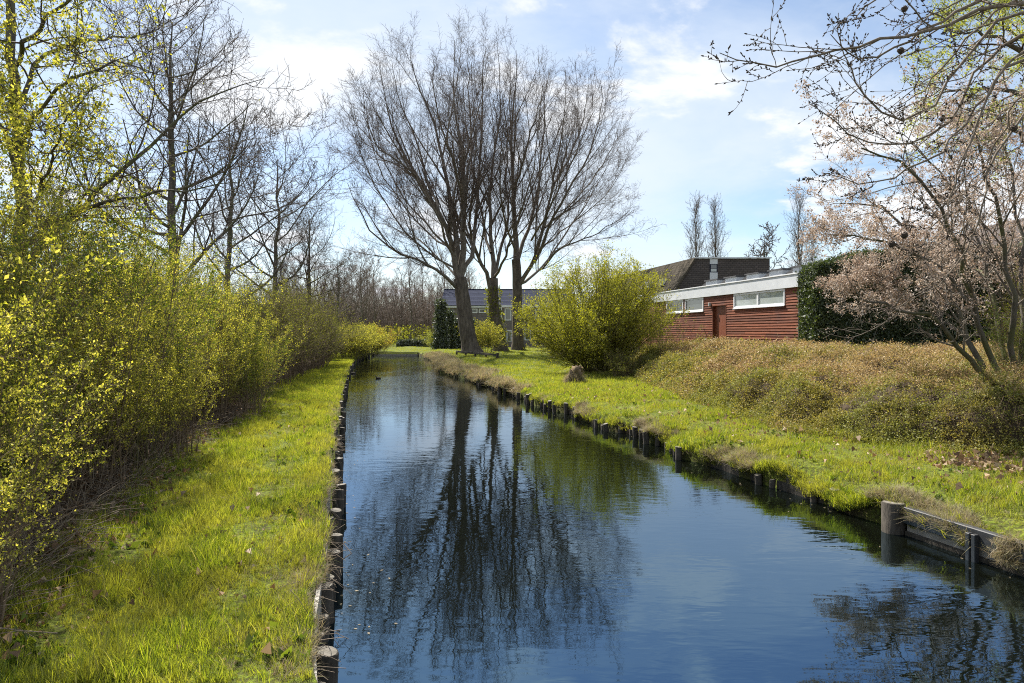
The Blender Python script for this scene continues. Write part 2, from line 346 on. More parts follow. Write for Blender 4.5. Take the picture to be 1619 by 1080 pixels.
def water():
    ys = np.concatenate([np.linspace(-12, END+.01, 60)])
    V = []; 
    for y in ys: V += [(float(Xl(y))-.6, y, 0), (float(Xr(y))+.6, y, 0)]
    f = [(2*i, 2*i+1, 2*i+3, 2*i+2) for i in range(len(ys)-1)]
    me = mesh_np('water', np.array(V), [np.array(f)])
    m, nt, N, L = mat_new('canal_water')
    g = N('ShaderNodeNewGeometry'); sp = N('ShaderNodeSeparateXYZ'); L(g.outputs['Position'], sp.inputs[0])
    def nz(sx, sy, det, dist=0):
        mp = N('ShaderNodeMapping'); mp.inputs['Scale'].default_value = (sx, sy, 1); mp.inputs['Rotation'].default_value = (0, 0, .12); L(g.outputs['Position'], mp.inputs[0])
        return n_noise(N, L, mp.outputs[0], 1, det, .5, dist)
    big = nz(1.3, 3.2, 2, .4); fine = nz(4, 11, 2, .3); patch = n_map(N, L, nz(.22, .10, 3), .42, .62, .25, 1.)
    far = n_map(N, L, sp.outputs[1], 8, 40, .35, 1.6)
    a = N('ShaderNodeMath'); a.operation = 'MULTIPLY'; L(fine, a.inputs[0]); L(patch, a.inputs[1])
    b = N('ShaderNodeMath'); b.operation = 'MULTIPLY'; L(a.outputs[0], b.inputs[0]); L(far, b.inputs[1])
    d = N('ShaderNodeMath'); d.operation = 'MULTIPLY_ADD'; L(b.outputs[0], d.inputs[0]); d.inputs[1].default_value = .55; 
    e = N('ShaderNodeMath'); e.operation = 'MULTIPLY'; L(big, e.inputs[0]); e.inputs[1].default_value = .32; L(e.outputs[0], d.inputs[2])
    bu = N('ShaderNodeBump'); bu.inputs['Strength'].default_value = 1; bu.inputs['Distance'].default_value = .0085; L(d.outputs[0], bu.inputs['Height'])
    p = N('ShaderNodeBsdfPrincipled'); p.inputs['Base Color'].default_value = (.003, .0035, .002, 1); p.inputs['Roughness'].default_value = .012; p.inputs['IOR'].default_value = 3.0; p.inputs['Specular Tint'].default_value = (.30, .64, 1, 1)  # sky blue put into the reflection tint, reflectivity raised above that of water
    L(bu.outputs[0], p.inputs['Normal'])
    o = N('ShaderNodeOutputMaterial'); L(p.outputs[0], o.inputs[0])
    tag(link('water', me, m), 'still dark canal water mirroring trees and blue sky', kind='structure')
water()

# ------------------------------------------------------------------ branch generator
def unit(v): return v/np.maximum(np.linalg.norm(v, axis=-1, keepdims=True), 1e-9)
def frame(T):
    ref = np.where(np.abs(T[..., 2:3]) > .9, np.array([1., 0, 0]), np.array([0, 0, 1.]))
    U = unit(np.cross(ref, T)); return U, np.cross(T, U)
def spawn(P, Rr, Ln, n, t0=.25, t1=.97, ang=40, angsd=10, lenf=.5, lensd=.2, fall=.5, radf=.6, npts=5, wander=.15, up=.1, rmin=.003, tip=.4, lmin=0., maxr=None, droop=0., prop=0):
    B, m = P.shape[:2]
    k = np.tile(np.arange(n), B); pi = np.repeat(np.arange(B), n)
    t = t0+(t1-t0)*(k+rng.random(B*n))/n
    s = t*(m-1); i = np.minimum(s.astype(int), m-2); f = (s-i)[:, None]
    p0 = P[pi, i]*(1-f)+P[pi, i+1]*f; T = unit(P[pi, i+1]-P[pi, i]); r = Rr[pi, i]*(1-f[:, 0])+Rr[pi, i+1]*f[:, 0]
    U, V = frame(T); az = k*2.4+rng.random(B*n)*1.2+pi*1.7
    a = np.radians(ang+angsd*rng.standard_normal(B*n))[:, None]
    d = np.cos(a)*T+np.sin(a)*(np.cos(az)[:, None]*U+np.sin(az)[:, None]*V)
    L = Ln[pi]*lenf*(1-fall*t)*np.clip(1+lensd*rng.standard_normal(B*n), .35, 1.8)
    L = np.maximum(L, lmin)
    r0 = np.maximum(np.minimum(r*radf, 1e9 if maxr is None else maxr), rmin)
    out = np.zeros((B*n, npts, 3)); out[:, 0] = p0; q = p0.copy()
    for j in range(1, npts):
        d = d+wander*rng.standard_normal(d.shape); d[:, 2] += up-droop*j/npts; d = unit(d)
        q = q+d*(L/(npts-1))[:, None]; out[:, j] = q
    rad = r0[:, None]*np.linspace(1, tip, npts)[None]
    if prop:        # longer parents carry more children
        ref = np.quantile(Ln, prop); kk = rng.random(B*n) < Ln[pi]/ref
        return out[kk], np.maximum(rad, rmin*.6)[kk], L[kk]
    return out, np.maximum(rad, rmin*.6), L
def poly(pts, n, r0, r1, wob=.0, pw=1.):
    """a smooth limb through given points"""
    P = np.array(pts, float); d = np.concatenate([[0], np.cumsum(np.linalg.norm(np.diff(P, axis=0), axis=1))])
    if len(P) > 2:      # Catmull-Rom
        Q = np.vstack([2*P[0]-P[1], P, 2*P[-1]-P[-2]]); o = []
        for u in np.linspace(0, len(P)-1, n):
            i = min(int(u), len(P)-2); f = u-i; a, b, c, e = Q[i:i+4]
            o.append(.5*(2*b+(c-a)*f+(2*a-5*b+4*c-e)*f*f+(3*b-3*c+e-a)*f**3))
        X = np.array(o)
    else: X = P[0]+(P[1]-P[0])*np.linspace(0, 1, n)[:, None]
    if wob: X[1:] += wob*rng.standard_normal((n-1, 3))
    return X[None], (r1+(r0-r1)*(1-np.linspace(0, 1, n))**pw)[None], np.array([d[-1]])
def tube_geo(groups):
    """groups: list of (P,R,sides) -> verts, quads"""
    VV = []; FF = []; base = 0
    for P, Rr, s in groups:
        if len(P) == 0: continue
        B, m = P.shape[:2]
        T = unit(np.gradient(P, axis=1)); D = unit(P[:, -1]-P[:, 0])[:, None]
        ref = np.where(np.abs(D[..., 2:3]) > .8, np.array([1., .1, 0]), np.array([0, .1, 1.]))*np.ones((B, m, 1))
        U = unit(ref-(ref*T).sum(-1, keepdims=True)*T); V = np.cross(T, U)
        a = np.arange(s)*2*math.pi/s
        ring = P[:, :, None]+Rr[:, :, None, None]*(np.cos(a)[None, None, :, None]*U[:, :, None]+np.sin(a)[None, None, :, None]*V[:, :, None])
        VV.append(ring.reshape(-1, 3))
        idx = base+np.arange(B*m*s).reshape(B, m, s); nx = np.roll(idx, -1, axis=2)
        FF.append(np.stack([idx[:, :-1], nx[:, :-1], nx[:, 1:], idx[:, 1:]], -1).reshape(-1, 4)); base += B*m*s
    return np.concatenate(VV), np.concatenate(FF)
def tube_mesh(name, groups, smooth=True):
    V, Fq = tube_geo(groups); return mesh_np(name, V, [Fq], smooth)
def on_branches(P, n, t0=.1, jit=.02):
    B, m = P.shape[:2]; pi = rng.integers(0, B, n); t = t0+(1-t0)*rng.random(n); s = t*(m-1); i = np.minimum(s.astype(int), m-2); f = (s-i)[:, None]
    return P[pi, i]*(1-f)+P[pi, i+1]*f+jit*rng.standard_normal((n, 3)), unit(P[pi, i+1]-P[pi, i])
def leaf_mesh(name, pos, size, dirs=None, upb=.3, wid=.55, cluster=1, spread=.02, fold=.25):
    if cluster > 1:
        pos = np.repeat(pos, cluster, 0)+spread*rng.standard_normal((len(pos)*cluster, 3))
        if dirs is not None: dirs = np.repeat(dirs, cluster, 0)
    n = len(pos); d = rng.standard_normal((n, 3)); d[:, 2] += upb
    if dirs is not None: d += dirs*.8
    d = unit(d); U, V = frame(d); az = rng.random(n)[:, None]*2*math.pi
    w = np.cos(az)*U+np.sin(az)*V; nn = np.cross(d, w); s = (size*(.5+1.15*rng.random(n)**1.5))[:, None]
    a = pos; b = pos+d*s*.5+w*s*wid*.5+nn*s*fold*.3; c = pos+d*s; e = pos+d*s*.5-w*s*wid*.5+nn*s*fold*.3
    Vv = np.stack([a, b, c, e], 1).reshape(-1, 3); Fq = np.arange(n*4).reshape(-1, 4)
    return mesh_np(name, Vv, [Fq], False, {'r': ('FACE', 'FLOAT', rng.random(n).astype(np.float32))})

# scatter of small real pieces by geometry nodes
def lib(name, meshes, mat):
    col = bpy.data.collections.new(name)
    for i, me in enumerate(meshes): link('%s_%02d' % (name, i), me, mat, coll=col)
    return col
def scatter(name, pts, rots, scl, col, nvar, parent=None):
    n = len(pts)
    me = mesh_np(name, pts, [], False, {'rot': ('POINT', 'FLOAT_VECTOR', rots.astype(np.float32)), 'scl': ('POINT', 'FLOAT', scl.astype(np.float32)), 'idx': ('POINT', 'INT', rng.integers(0, nvar, n).astype(np.int32))})
    o = link(name, me, parent=parent)
    ng = bpy.data.node_groups.new(name+'_scatter', 'GeometryNodeTree')
    ng.interface.new_socket('Geometry', in_out='INPUT', socket_type='NodeSocketGeometry'); ng.interface.new_socket('Geometry', in_out='OUTPUT', socket_type='NodeSocketGeometry')
    N = ng.nodes.new; L = ng.links.new
    i = N('NodeGroupInput'); out = N('NodeGroupOutput'); ip = N('GeometryNodeInstanceOnPoints'); ci = N('GeometryNodeCollectionInfo')
    ci.inputs['Collection'].default_value = col; ci.inputs['Separate Children'].default_value = True; ci.inputs['Reset Children'].default_value = True
    def at(nm, t):
        a = N('GeometryNodeInputNamedAttribute'); a.data_type = t; a.inputs['Name'].default_value = nm; return a.outputs['Attribute']
    er = N('FunctionNodeEulerToRotation'); L(at('rot', 'FLOAT_VECTOR'), er.inputs[0])
    mp = N('GeometryNodeMeshToPoints'); L(i.outputs[0], mp.inputs[0])
    L(mp.outputs[0], ip.inputs['Points']); L(ci.outputs[0], ip.inputs['Instance']); ip.inputs['Pick Instance'].default_value = True
    L(at('idx', 'INT'), ip.inputs['Instance Index']); L(er.outputs[0], ip.inputs['Rotation']); L(at('scl', 'FLOAT'), ip.inputs['Scale'])
    L(ip.outputs[0], out.inputs[0])
    md = o.modifiers.new('scatter', 'NODES'); md.node_group = ng
    o['kind'] = 'stuff'
    return o
def rot_up(n, tilt=.2):
    return np.column_stack([tilt*rng.standard_normal(n), tilt*rng.standard_normal(n), rng.random(n)*6.283])
def tuft(nb, h, w, spread, lean=.35, seg=3):
    V = []; Fq = []; rr = []
    for b in range(nb):
        a = rng.random()*6.283; r = spread*math.sqrt(rng.random()); x, y = r*math.cos(a), r*math.sin(a)
        hh = h*(.45+.75*rng.random()); ww = w*(.7+.6*rng.random()); az = rng.random()*6.283; ln = lean*(.3+1.3*rng.random())
        sa = az+1.57+rng.normal()*.4; base = len(V)
        for j in range(seg+1):
            t = j/seg; off = ln*hh*t*t; zz = hh*t*(1-.25*ln*t); wj = ww*(1-t**1.6)*.5
            cx, cy = x+off*math.cos(az), y+off*math.sin(az)
            V.append((cx-wj*math.cos(sa), cy-wj*math.sin(sa), zz)); V.append((cx+wj*math.cos(sa), cy+wj*math.sin(sa), zz))
        q = rng.random()
        for j in range(seg): Fq.append((base+2*j, base+2*j+1, base+2*j+3, base+2*j+2)); rr.append(q)
    return mesh_np('tuft', np.array(V), [np.array(Fq)], False, {'r': ('FACE', 'FLOAT', np.array(rr, np.float32))})
def sprig(nl, h, size, spread, wid=.6):
    p = rng.standard_normal((nl, 3))*spread; p[:, 2] = np.abs(p[:, 2])*h/spread*.6
    return leaf_mesh('sprig', p, size, upb=.5, wid=wid)
fine_tufts = lib('fine_tuft', [tuft(11, h, .0062, .045, lean=l) for h, l in ((.07, .6), (.10, .4), (.14, .3), (.09, .9), (.12, .5), (.19, .35))], M['grass'])
coarse_tufts = lib('coarse_tuft', [tuft(16, .12, .013, .10, seg=2) for _ in range(5)], M['grass'])
straw_tufts = lib('straw_tuft', [tuft(16, .17, .005, .05, lean=.9) for _ in range(4)], M['straw'])
straw_far = lib('straw_far', [tuft(16, .24, .016, .12, lean=.9, seg=2) for _ in range(4)], M['straw'])
cover_s = lib('cover_sprig', [sprig(22, .10, .034, .065) for _ in range(5)], M['cover'])
cover_g = lib('cover_green', [sprig(22, .10, .034, .065) for _ in range(5)], M['cover2'])
cover_o = lib('cover_orange', [sprig(16, .10, .04, .07) for _ in range(3)], M['orange'])
hedge_s = lib('hedge_sprig', [sprig(26, .06, .045, .06) for _ in range(5)], M['ever'])
ivy_s = lib('ivy_sprig', [sprig(12, .08, .12, .13, .8) for _ in range(4)], M['ivy'])
weed_s = lib('weed_piece', [leaf_mesh('weed', np.zeros((9, 3))+.012*rng.standard_normal((9, 3)), .075, upb=.35, wid=.6) for _ in range(4)], M['gleaf'])
float_s = lib('floating_leaf', [mesh_np('fl', [(0, 0, 0), (.02, .012, .002), (.045, 0, 0), (.02, -.012, .001)], [np.array([[0, 1, 2, 3]])]) for _ in range(3)], M['straw'])
dead_s = lib('dead_leaf_piece', [leaf_mesh('dead', np.zeros((1, 3)), .055, upb=.2, wid=.7, fold=1.6) for _ in range(10)], M['dead'])

# ------------------------------------------------------------------ grass on the banks
def logY(n, a, b): return np.exp(rng.uniform(math.log(a), math.log(b), n))
def place(y, x0, x1): 
    x = x0+(x1-x0)*rng.random(len(y)); return x
def grass():
    y = logY(34000, 4.0, 24); xl = Xl(y)-.03; x = place(y, Xs(y)-.35, xl)
    clump = hn(x*2.6, y*2.3)+.8*rng.standard_normal(len(x)); keep = clump > -2.0
    x, y, clump = x[keep], y[keep], clump[keep]; p = np.column_stack([x, y, Zg(x, y)-.01])
    shade = ss((Xs(y)+.3-x)/.5); kp = rng.random(len(x)) > shade*.5; p = p[kp]; clump = clump[kp]
    s = (.50+.22*np.clip(clump, -1.2, 2.2)+.45*rng.random(len(p))**2)
    tag(scatter('grass', p, rot_up(len(p)), s, fine_tufts, 6), 'bright green grass on the near left bank', 'grass')
    y = logY(26000, 6.0, 26); x = place(y, Xr(y)-.02, Xg(y)+.2); c = hn(x*2.2, y*2.2)+.8*rng.standard_normal(len(x)); k = c > -1.5; x, y, c = x[k], y[k], c[k]
    p = np.column_stack([x, y, Zg(x, y)-.01]); s = .5+.24*np.clip(c, -1, 2.5)+.4*rng.random(len(p))**2
    tag(scatter('grass', p, rot_up(len(p)), s, fine_tufts, 6), 'green grass strip on the right bank below the brown shrubs', 'grass')
    # farther turf
    y = np.concatenate([logY(9000, 20, 75), logY(13000, 20, 75)]); x = np.concatenate([place(y[:9000], Xs(y[:9000])-.5, Xl(y[:9000])), place(y[9000:], Xr(y[9000:]), np.minimum(Xg(y[9000:])+1, 9))])
    y2 = logY(5000, END+.3, 115); x2 = place(y2, -.28*y2-3, .07*y2); x = np.concatenate([x, x2]); y = np.concatenate([y, y2])
    p = np.column_stack([x, y, Zg(x, y)-.02])
    tag(scatter('grass', p, rot_up(len(p)), .7+.6*rng.random(len(p)), coarse_tufts, 5), 'green lawn around the far end of the canal', 'grass')
    # dry grass hanging over the banks
    y = logY(7000, 7.5, 34); x = Xr(y)+.34*rng.random(len(y))**1.5-.10; k = (hn(x*1.4, y*1.1) > -.5)
    x, y = x[k], y[k]; p = np.column_stack([x, y, Zg(x, y)-.03]); r = rot_up(len(p), .3); r[:, 1] = -.8*rng.random(len(p)); r[:, 0] = .3*rng.standard_normal(len(p)); r[:, 2] = .4*rng.standard_normal(len(p))
    tag(scatter('dry_grass', p, r, .55+.6*rng.random(len(p)), straw_tufts, 4), 'straw coloured dead grass drooping over the right bank edge', 'dry grass')
    y = logY(6000, 7.5, 34); x = Xr(y)+.2*rng.random(len(y))-.10; k = (hn(x*1.4, y*1.1) < .5) & (rng.random(len(y)) > .7*ss((y-12)/4)); x, y = x[k], y[k]; p = np.column_stack([x, y, Zg(x, y)-.12*rng.random(len(x))-.02]); r = rot_up(len(p), .3); r[:, 1] = -.7*rng.random(len(p)); r[:, 2] = .4*rng.standard_normal(len(p))
    tag(scatter('grass', p, r, .7+.7*rng.random(len(p)), fine_tufts, 6), 'green grass hanging over the right bank edge', 'grass')
    y = logY(2600, 4, 40); x = Xl(y)-.26*rng.random(len(y))+.02; p = np.column_stack([x, y, Zg(x, y)-.03]); r = rot_up(len(p), .4)
    tag(scatter('dry_grass', p, r, .35+.45*rng.random(len(p)), straw_tufts, 4), 'dry grass fringe along the left bank edge', 'dry grass')
    y = logY(1800, 26, 66); x = Xr(y)+np.where(y > 33, 1.3, .5)*rng.random(len(y))**1.4-.1; p = np.column_stack([x, y, Zg(x, y)-.03])
    tag(scatter('dry_grass', p, rot_up(len(p), .3), .8+.8*rng.random(len(p)), straw_far, 4), 'tan dead grass on the far right waterside', 'dry grass')
    y = np.concatenate([logY(4200, 4.2, 24), logY(4600, 7.5, 26)]); x = np.concatenate([place(y[:4200], Xs(y[:4200]), Xl(y[:4200])), place(y[4200:], Xr(y[4200:]), Xg(y[4200:]))]); k = hn(x*1.9+1, y*1.5+2)+.8*rng.standard_normal(len(y)) > .9; x, y = x[k], y[k]; p = np.column_stack([x, y, Zg(x, y)-.02])
    tag(scatter('dry_grass', p, rot_up(len(p), .5), .35+.35*rng.random(len(p)), straw_tufts, 4), 'patches of dead thatch between the green grass on both banks', 'dry grass')
    y = np.concatenate([logY(900, 4.2, 22), logY(700, 7.5, 24)]); x = np.concatenate([place(y[:900], Xs(y[:900]), Xl(y[:900])), place(y[900:], Xr(y[900:]), Xg(y[900:]))]); k = hn(x*1.1+3, y*1.2) > .2; x, y = x[k], y[k]; p = np.column_stack([x, y, Zg(x, y)+.01])
    tag(scatter('weeds', p, rot_up(len(p), .2), .5+.7*rng.random(len(p)), weed_s, 4), 'low broad leaved weeds mixed into the bank grass', 'weeds')
    y = np.concatenate([logY(90, 5, 30), logY(60, 6, 30)]); x = np.concatenate([Xl(y[:90])+.15+.5*rng.random(90)**2, Xr(y[90:])-.1-.8*rng.random(60)**2]); p = np.column_stack([x, y, np.full(150, .004)])
    tag(scatter('floating_leaves', p, np.column_stack([np.zeros(150), np.zeros(150), rng.random(150)*6.28]), .5+.5*rng.random(150), float_s, 3), 'small dead leaves and seeds floating beside the banks', 'floating leaves')
    # dead leaves
    y = logY(4200, 4.2, 24); x = Xs(y)-.1+.35*rng.standard_normal(len(y))-.25; y3 = logY(420, 4.2, 22); x3 = place(y3, Xs(y3), Xl(y3))
    x = np.concatenate([x, x3]); y = np.concatenate([y, y3]); p = np.column_stack([x, y, Zg(x, y)+.03+.02*rng.random(len(x))])
    tag(scatter('fallen_leaves', p, rot_up(len(p), .8), .5+.7*rng.random(len(p)), dead_s, 10), 'brown fallen leaves under and beside the left thicket', 'fallen leaves')
    a = W(1548, 775, 10); y = np.concatenate([a[1]+.50*rng.standard_normal(900), logY(1100, 8, 24)]); x = np.concatenate([a[0]+.15+.36*rng.standard_normal(900), place(y[900:], Xr(y[900:])+.3, Xg(y[900:]))])
    p = np.column_stack([x, y, Zg(x, y)+.04+.04*rng.random(len(x))])
    tag(scatter('fallen_leaves', p, rot_up(len(p), .8), .6+.9*rng.random(len(p)), dead_s, 10), 'pale dead leaves gathered on the right bank grass', 'fallen leaves')
grass()

# ------------------------------------------------------------------ ground cover slope on the right
def cover_h(x, y):
    e = ss((x-Xg(y)+.10*np.sin(y*2.3)+.06*np.sin(y*5.9))/.55)
    return e*(.50+.13*np.sin(x*1.5+y*.7)+.12*np.sin(y*1.15-x*.8+1)+.05*np.sin(x*4+y*3.3)+.04*np.sin(x*9.3+y*4)+.04*np.sin(y*8.7-x*5)+.10*np.sin(x*2.2-y*2.6+.5))*(1-.45*ss((x-Xg(y)-2)/3.5))
def cover():
    t = empty('ground_cover_shrubs', (8, 20, 1))
    tag(t, 'mounded low shrubs with tan and yellow green leaves on the right slope', 'ground cover', kind='stuff')
    ys = np.linspace(7.5, 46, 150); us = np.concatenate([np.linspace(-.3, 1, 14), np.linspace(1.2, 14, 50)])
    Yg, Ug = np.meshgrid(ys, us, indexing='ij'); X = Xg(Yg)+Ug; Z = Zg(X, Yg)+cover_h(X, Yg)-.11
    V = np.stack([X, Yg, Z], -1); idx = np.arange(V.shape[0]*V.shape[1]).reshape(V.shape[:2])
    f = np.stack([idx[:-1, :-1], idx[:-1, 1:], idx[1:, 1:], idx[1:, :-1]], -1).reshape(-1, 4)
    b = link('twig_mass', mesh_np('twig_mass', V.reshape(-1, 3)-np.array([8, 20, 1]), [f], True), M['soil'], t); b['kind'] = 'stuff'
    def pts(n, umax=13.5, yb=46):
        y = logY(n, 7.5, yb); u = rng.random(n)**1.35*umax-.12; x = Xg(y)+u
        k = np.ones(n, bool); h = cover_h(x, y); z = Zg(x, y)+h*np.where(u < .7, rng.random(n)**.6, 1)-.06+.14*rng.random(n)**3
        p = np.column_stack([x, y, z]); return p
    for nm, n, col, nv, s0 in (('leaves', 62000, cover_s, 5, 1), ('leaves', 30000, cover_g, 5, 1), ('leaves', 20000, cover_g, 5, 0)):
        p = pts(n) if s0 else pts(n, 1.0); g = hn(p[:, 0]*.8, p[:, 1]*.7)+np.where(p[:, 0]-Xg(p[:, 1]) < 1.6, 1.6, 0)-1.0*ss((p[:, 0]-Xg(p[:, 1])-2)/3)+.9*rng.standard_normal(n)
        p = p[g < .9] if col is cover_s else p[g > -.3]
        sc = np.clip(p[:, 1]/16, .8, 2.0)*(.7+.5*rng.random(len(p)))
        scatter(nm, p-np.array([8, 20, 1]), rot_up(len(p), .5), sc, col, nv, t)
    n = 5200; y = logY(n, 7.5, 40); u = np.where(rng.random(n) < .45, rng.random(n)*.8, rng.random(n)*12); x = Xg(y)+u; h = cover_h(x, y); P = np.zeros((n, 4, 3)); q = np.column_stack([x, y, Zg(x, y)+h*.4-.05]); d = unit(np.column_stack([.5*rng.standard_normal((n, 2))-np.array([.25, 0]), np.full(n, 1.)])); Ls = (h*.75+.12*rng.random(n))[:, None]
    for j in range(4): P[:, j] = q; q = q+d*Ls/3; d = unit(d+.2*rng.standard_normal(d.shape))
    o = link('stalks', tube_mesh('stalks', [(P-np.array([8, 20, 1]), np.full((n, 4), .003)*np.clip(y/12, 1, 3)[:, None], 3)]), M['stem'], t); o['kind'] = 'stuff'
    # yellow-orange leaves just in front of the hedge
    n = 1500; x = rng.uniform(10.5, 17.5, n); y = 25.3-.5*rng.random(n); p = np.column_stack([x, y, Zg(x, y)+cover_h(x, y)-.02])
    scatter('leaves', p-np.array([8, 20, 1]), rot_up(n, .5), 1+.6*rng.random(n), cover_o, 3, t)
cover()

# ------------------------------------------------------------------ bank revetments
def cyl(r, h, n=10, top=True, taper=1., jag=.0):
    V = []; fs = []
    for k, (z, rr) in enumerate(((0, r*taper), (h-.012, r), (h, r*.9))):
        for i in range(n):
            a = i*6.283/n; V.append((rr*math.cos(a)*(1+jag*rng.normal()), rr*math.sin(a)*(1+jag*rng.normal()), z+(.01*math.cos(a+1) if k else 0)))
    for k in range(2):
        for i in range(n): fs.append((k*n+i, k*n+(i+1) % n, (k+1)*n+(i+1) % n, (k+1)*n+i))
    fs.append(tuple(range(2*n, 3*n)))
    me = bpy.data.meshes.new('stake'); me.from_pydata(V, [], fs); me.update()
    me.materials.append(M['wood']); me.materials.append(M['woodtop'])
    me.polygons[len(fs)-1].material_index = 1
    for p in me.polygons: p.use_smooth = p.index < n*2
    return me
def revetment():
    t = empty('bank_revetment', (float(Xl(10)), 10, 0)); o0 = np.array([float(Xl(10)), 10, 0])
    tag(t, 'row of round timber posts with pale board edging the left bank', 'bank edging')
    ms = [cyl(.075, .9, 12, jag=.05), cyl(.066, .85, 12, jag=.06), cyl(.08, .9, 12, jag=.05)]
    y = 3.4; i = 0
    while y < END-1:
        x = float(Xl(y))+.06; h = .27+.06*math.sin(i*2.3)+.04*math.sin(i*.9)
        p = link('stake', ms[i % 3], parent=t, loc=(x-o0[0], y-o0[1], h-.88)); p.rotation_euler = (.05*math.sin(i*1.7), .05*math.sin(i*2.9+1), i*1.3)
        i += 1; y += .42+.08*math.sin(i*1.9)+(0 if y < 14 else .25 if y < 30 else 1.2)
    # boards behind the posts, in lengths
    y = 3.
    while y < END-.3:
        y1 = min(y+2.9, END-.1); ys = np.linspace(y, y1-.02, 4); V = []; 
        for yy in ys:
            xx = float(Xl(yy))-.03
            for dx, z in ((0, -.3), (.035, -.3), (.035, .37+.02*math.sin(yy*3)), (0, .37+.02*math.sin(yy*3))): V.append((xx+dx-o0[0], yy-o0[1], z))
        fs = []
        for k in range(3):
            for j in range(4): fs.append((4*k+j, 4*k+(j+1) % 4, 4*k+4+(j+1) % 4, 4*k+4+j))
        fs += [(3, 2, 1, 0), (12, 13, 14, 15)]
        me = bpy.data.meshes.new('board'); me.from_pydata(V, [], fs); me.update()
        link('board', me, M['concrete'] if y < 14 else M['wood'], t); y = y1
    # right bank
    o0 = np.array([float(Xr(20)), 20, 0]); t = empty('bank_revetment', tuple(o0))
    tag(t, 'row of rotting wooden stakes along the right bank waterline', 'bank edging')
    ms = [cyl(.06, .8, 8, jag=.05), cyl(.07, .8, 8, jag=.06), cyl(.052, .8, 8, jag=.05)]
    y = 9.4; i = 0
    while y < 32.5:
        x = float(Xr(y))-(.02 if y < 13 else .08); h = (.25+.07*math.sin(i*2.1)+.05*math.sin(i*.7))*(1.0 if y > 18 else .8)
        if math.sin(y*1.9)+math.sin(y*.83+1) > (-.2 if y < 16 else -1.5):
            p = link('stake', ms[i % 3], parent=t, loc=(x-o0[0], y-o0[1], h-.8)); p.rotation_euler = (.08*math.sin(i*1.7), .1*math.sin(i*2.9+1), i*1.3)
        i += 1; y += .31+.07*math.sin(i*1.9)
    y = 9.2
    while y < 33:
        y1 = y+1.8; a = np.array([float(Xr(y))+.03, y, 0])-o0; b = np.array([float(Xr(y1))+.03, y1, 0])-o0
        mb = MB(); mb.add([(a[0], a[1], -.3), (a[0]+.04, a[1], -.3), (a[0]+.04, a[1], .13), (a[0], a[1], .13), (b[0], b[1], -.3), (b[0]+.04, b[1], -.3), (b[0]+.04, b[1], .13), (b[0], b[1], .13)], [(3, 2, 1, 0), (4, 5, 6, 7), (0, 1, 5, 4), (1, 2, 6, 5), (2, 3, 7, 6), (3, 0, 4, 7)])
        mb.build('board', M['wood'], t); y = y1+.05
revetment()
def timber_edge():
    P0 = np.array([float(Xr(8.55))-.10, 8.55, 0]); P1 = np.array([float(Xr(4.0))-.10, 4.0, 0])
    d = P1-P0; L_ = np.linalg.norm(d); ang = math.atan2(d[1], d[0])
    t = empty('timber_edging', tuple(P0), ang); tag(t, 'dark timber beam edging with round corner post on the near right bank', 'bank edging')
    link('corner_post', cyl(.135, 1.0, 18, jag=.01), parent=t, loc=(0, -.05, -.63))
    # lengthwise +x; water side is -y in local frame? decided by sign
    s = -1 if (Matrix.Rotation(ang, 3, 'Z') @ Vector((0, 1, 0))).x > 0 else 1
    for k in range(3):
        x0 = .14+k*1.6; mb = MB().box((x0, -.045, .15), (x0+1.58, .045, .35)); mb.build('top_beam', M['steel'], t, bevel=.008)
        MB().box((x0, -.015, -.1), (x0+1.58, .02, .05)).build('lower_plank', M['wood'], t, bevel=.006)
        MB().box((x0, .022, -.3), (x0+1.58, .05, .20)).build('back_plank', M['concrete'] if k == 0 else M['wood'], t)
    for x in (1.05, 1.12, 2.7, 4.2):
        MB().box((x, s*.047, -.3), (x+.05, s*.11, .30)).build('strut', M['steel'], t, bevel=.006)
    # the hanging dry weed
    n = 90; p = np.column_stack([1.55+.10*rng.standard_normal(n), s*.08+.03*rng.standard_normal(n), .10+.30*rng.random(n)]); r = rot_up(n, 1.2); 
    w = scatter('weed', p, r+np.array([math.pi*.8, 0, 0]), .5+.4*rng.random(n), straw_tufts, 4, t)
timber_edge()

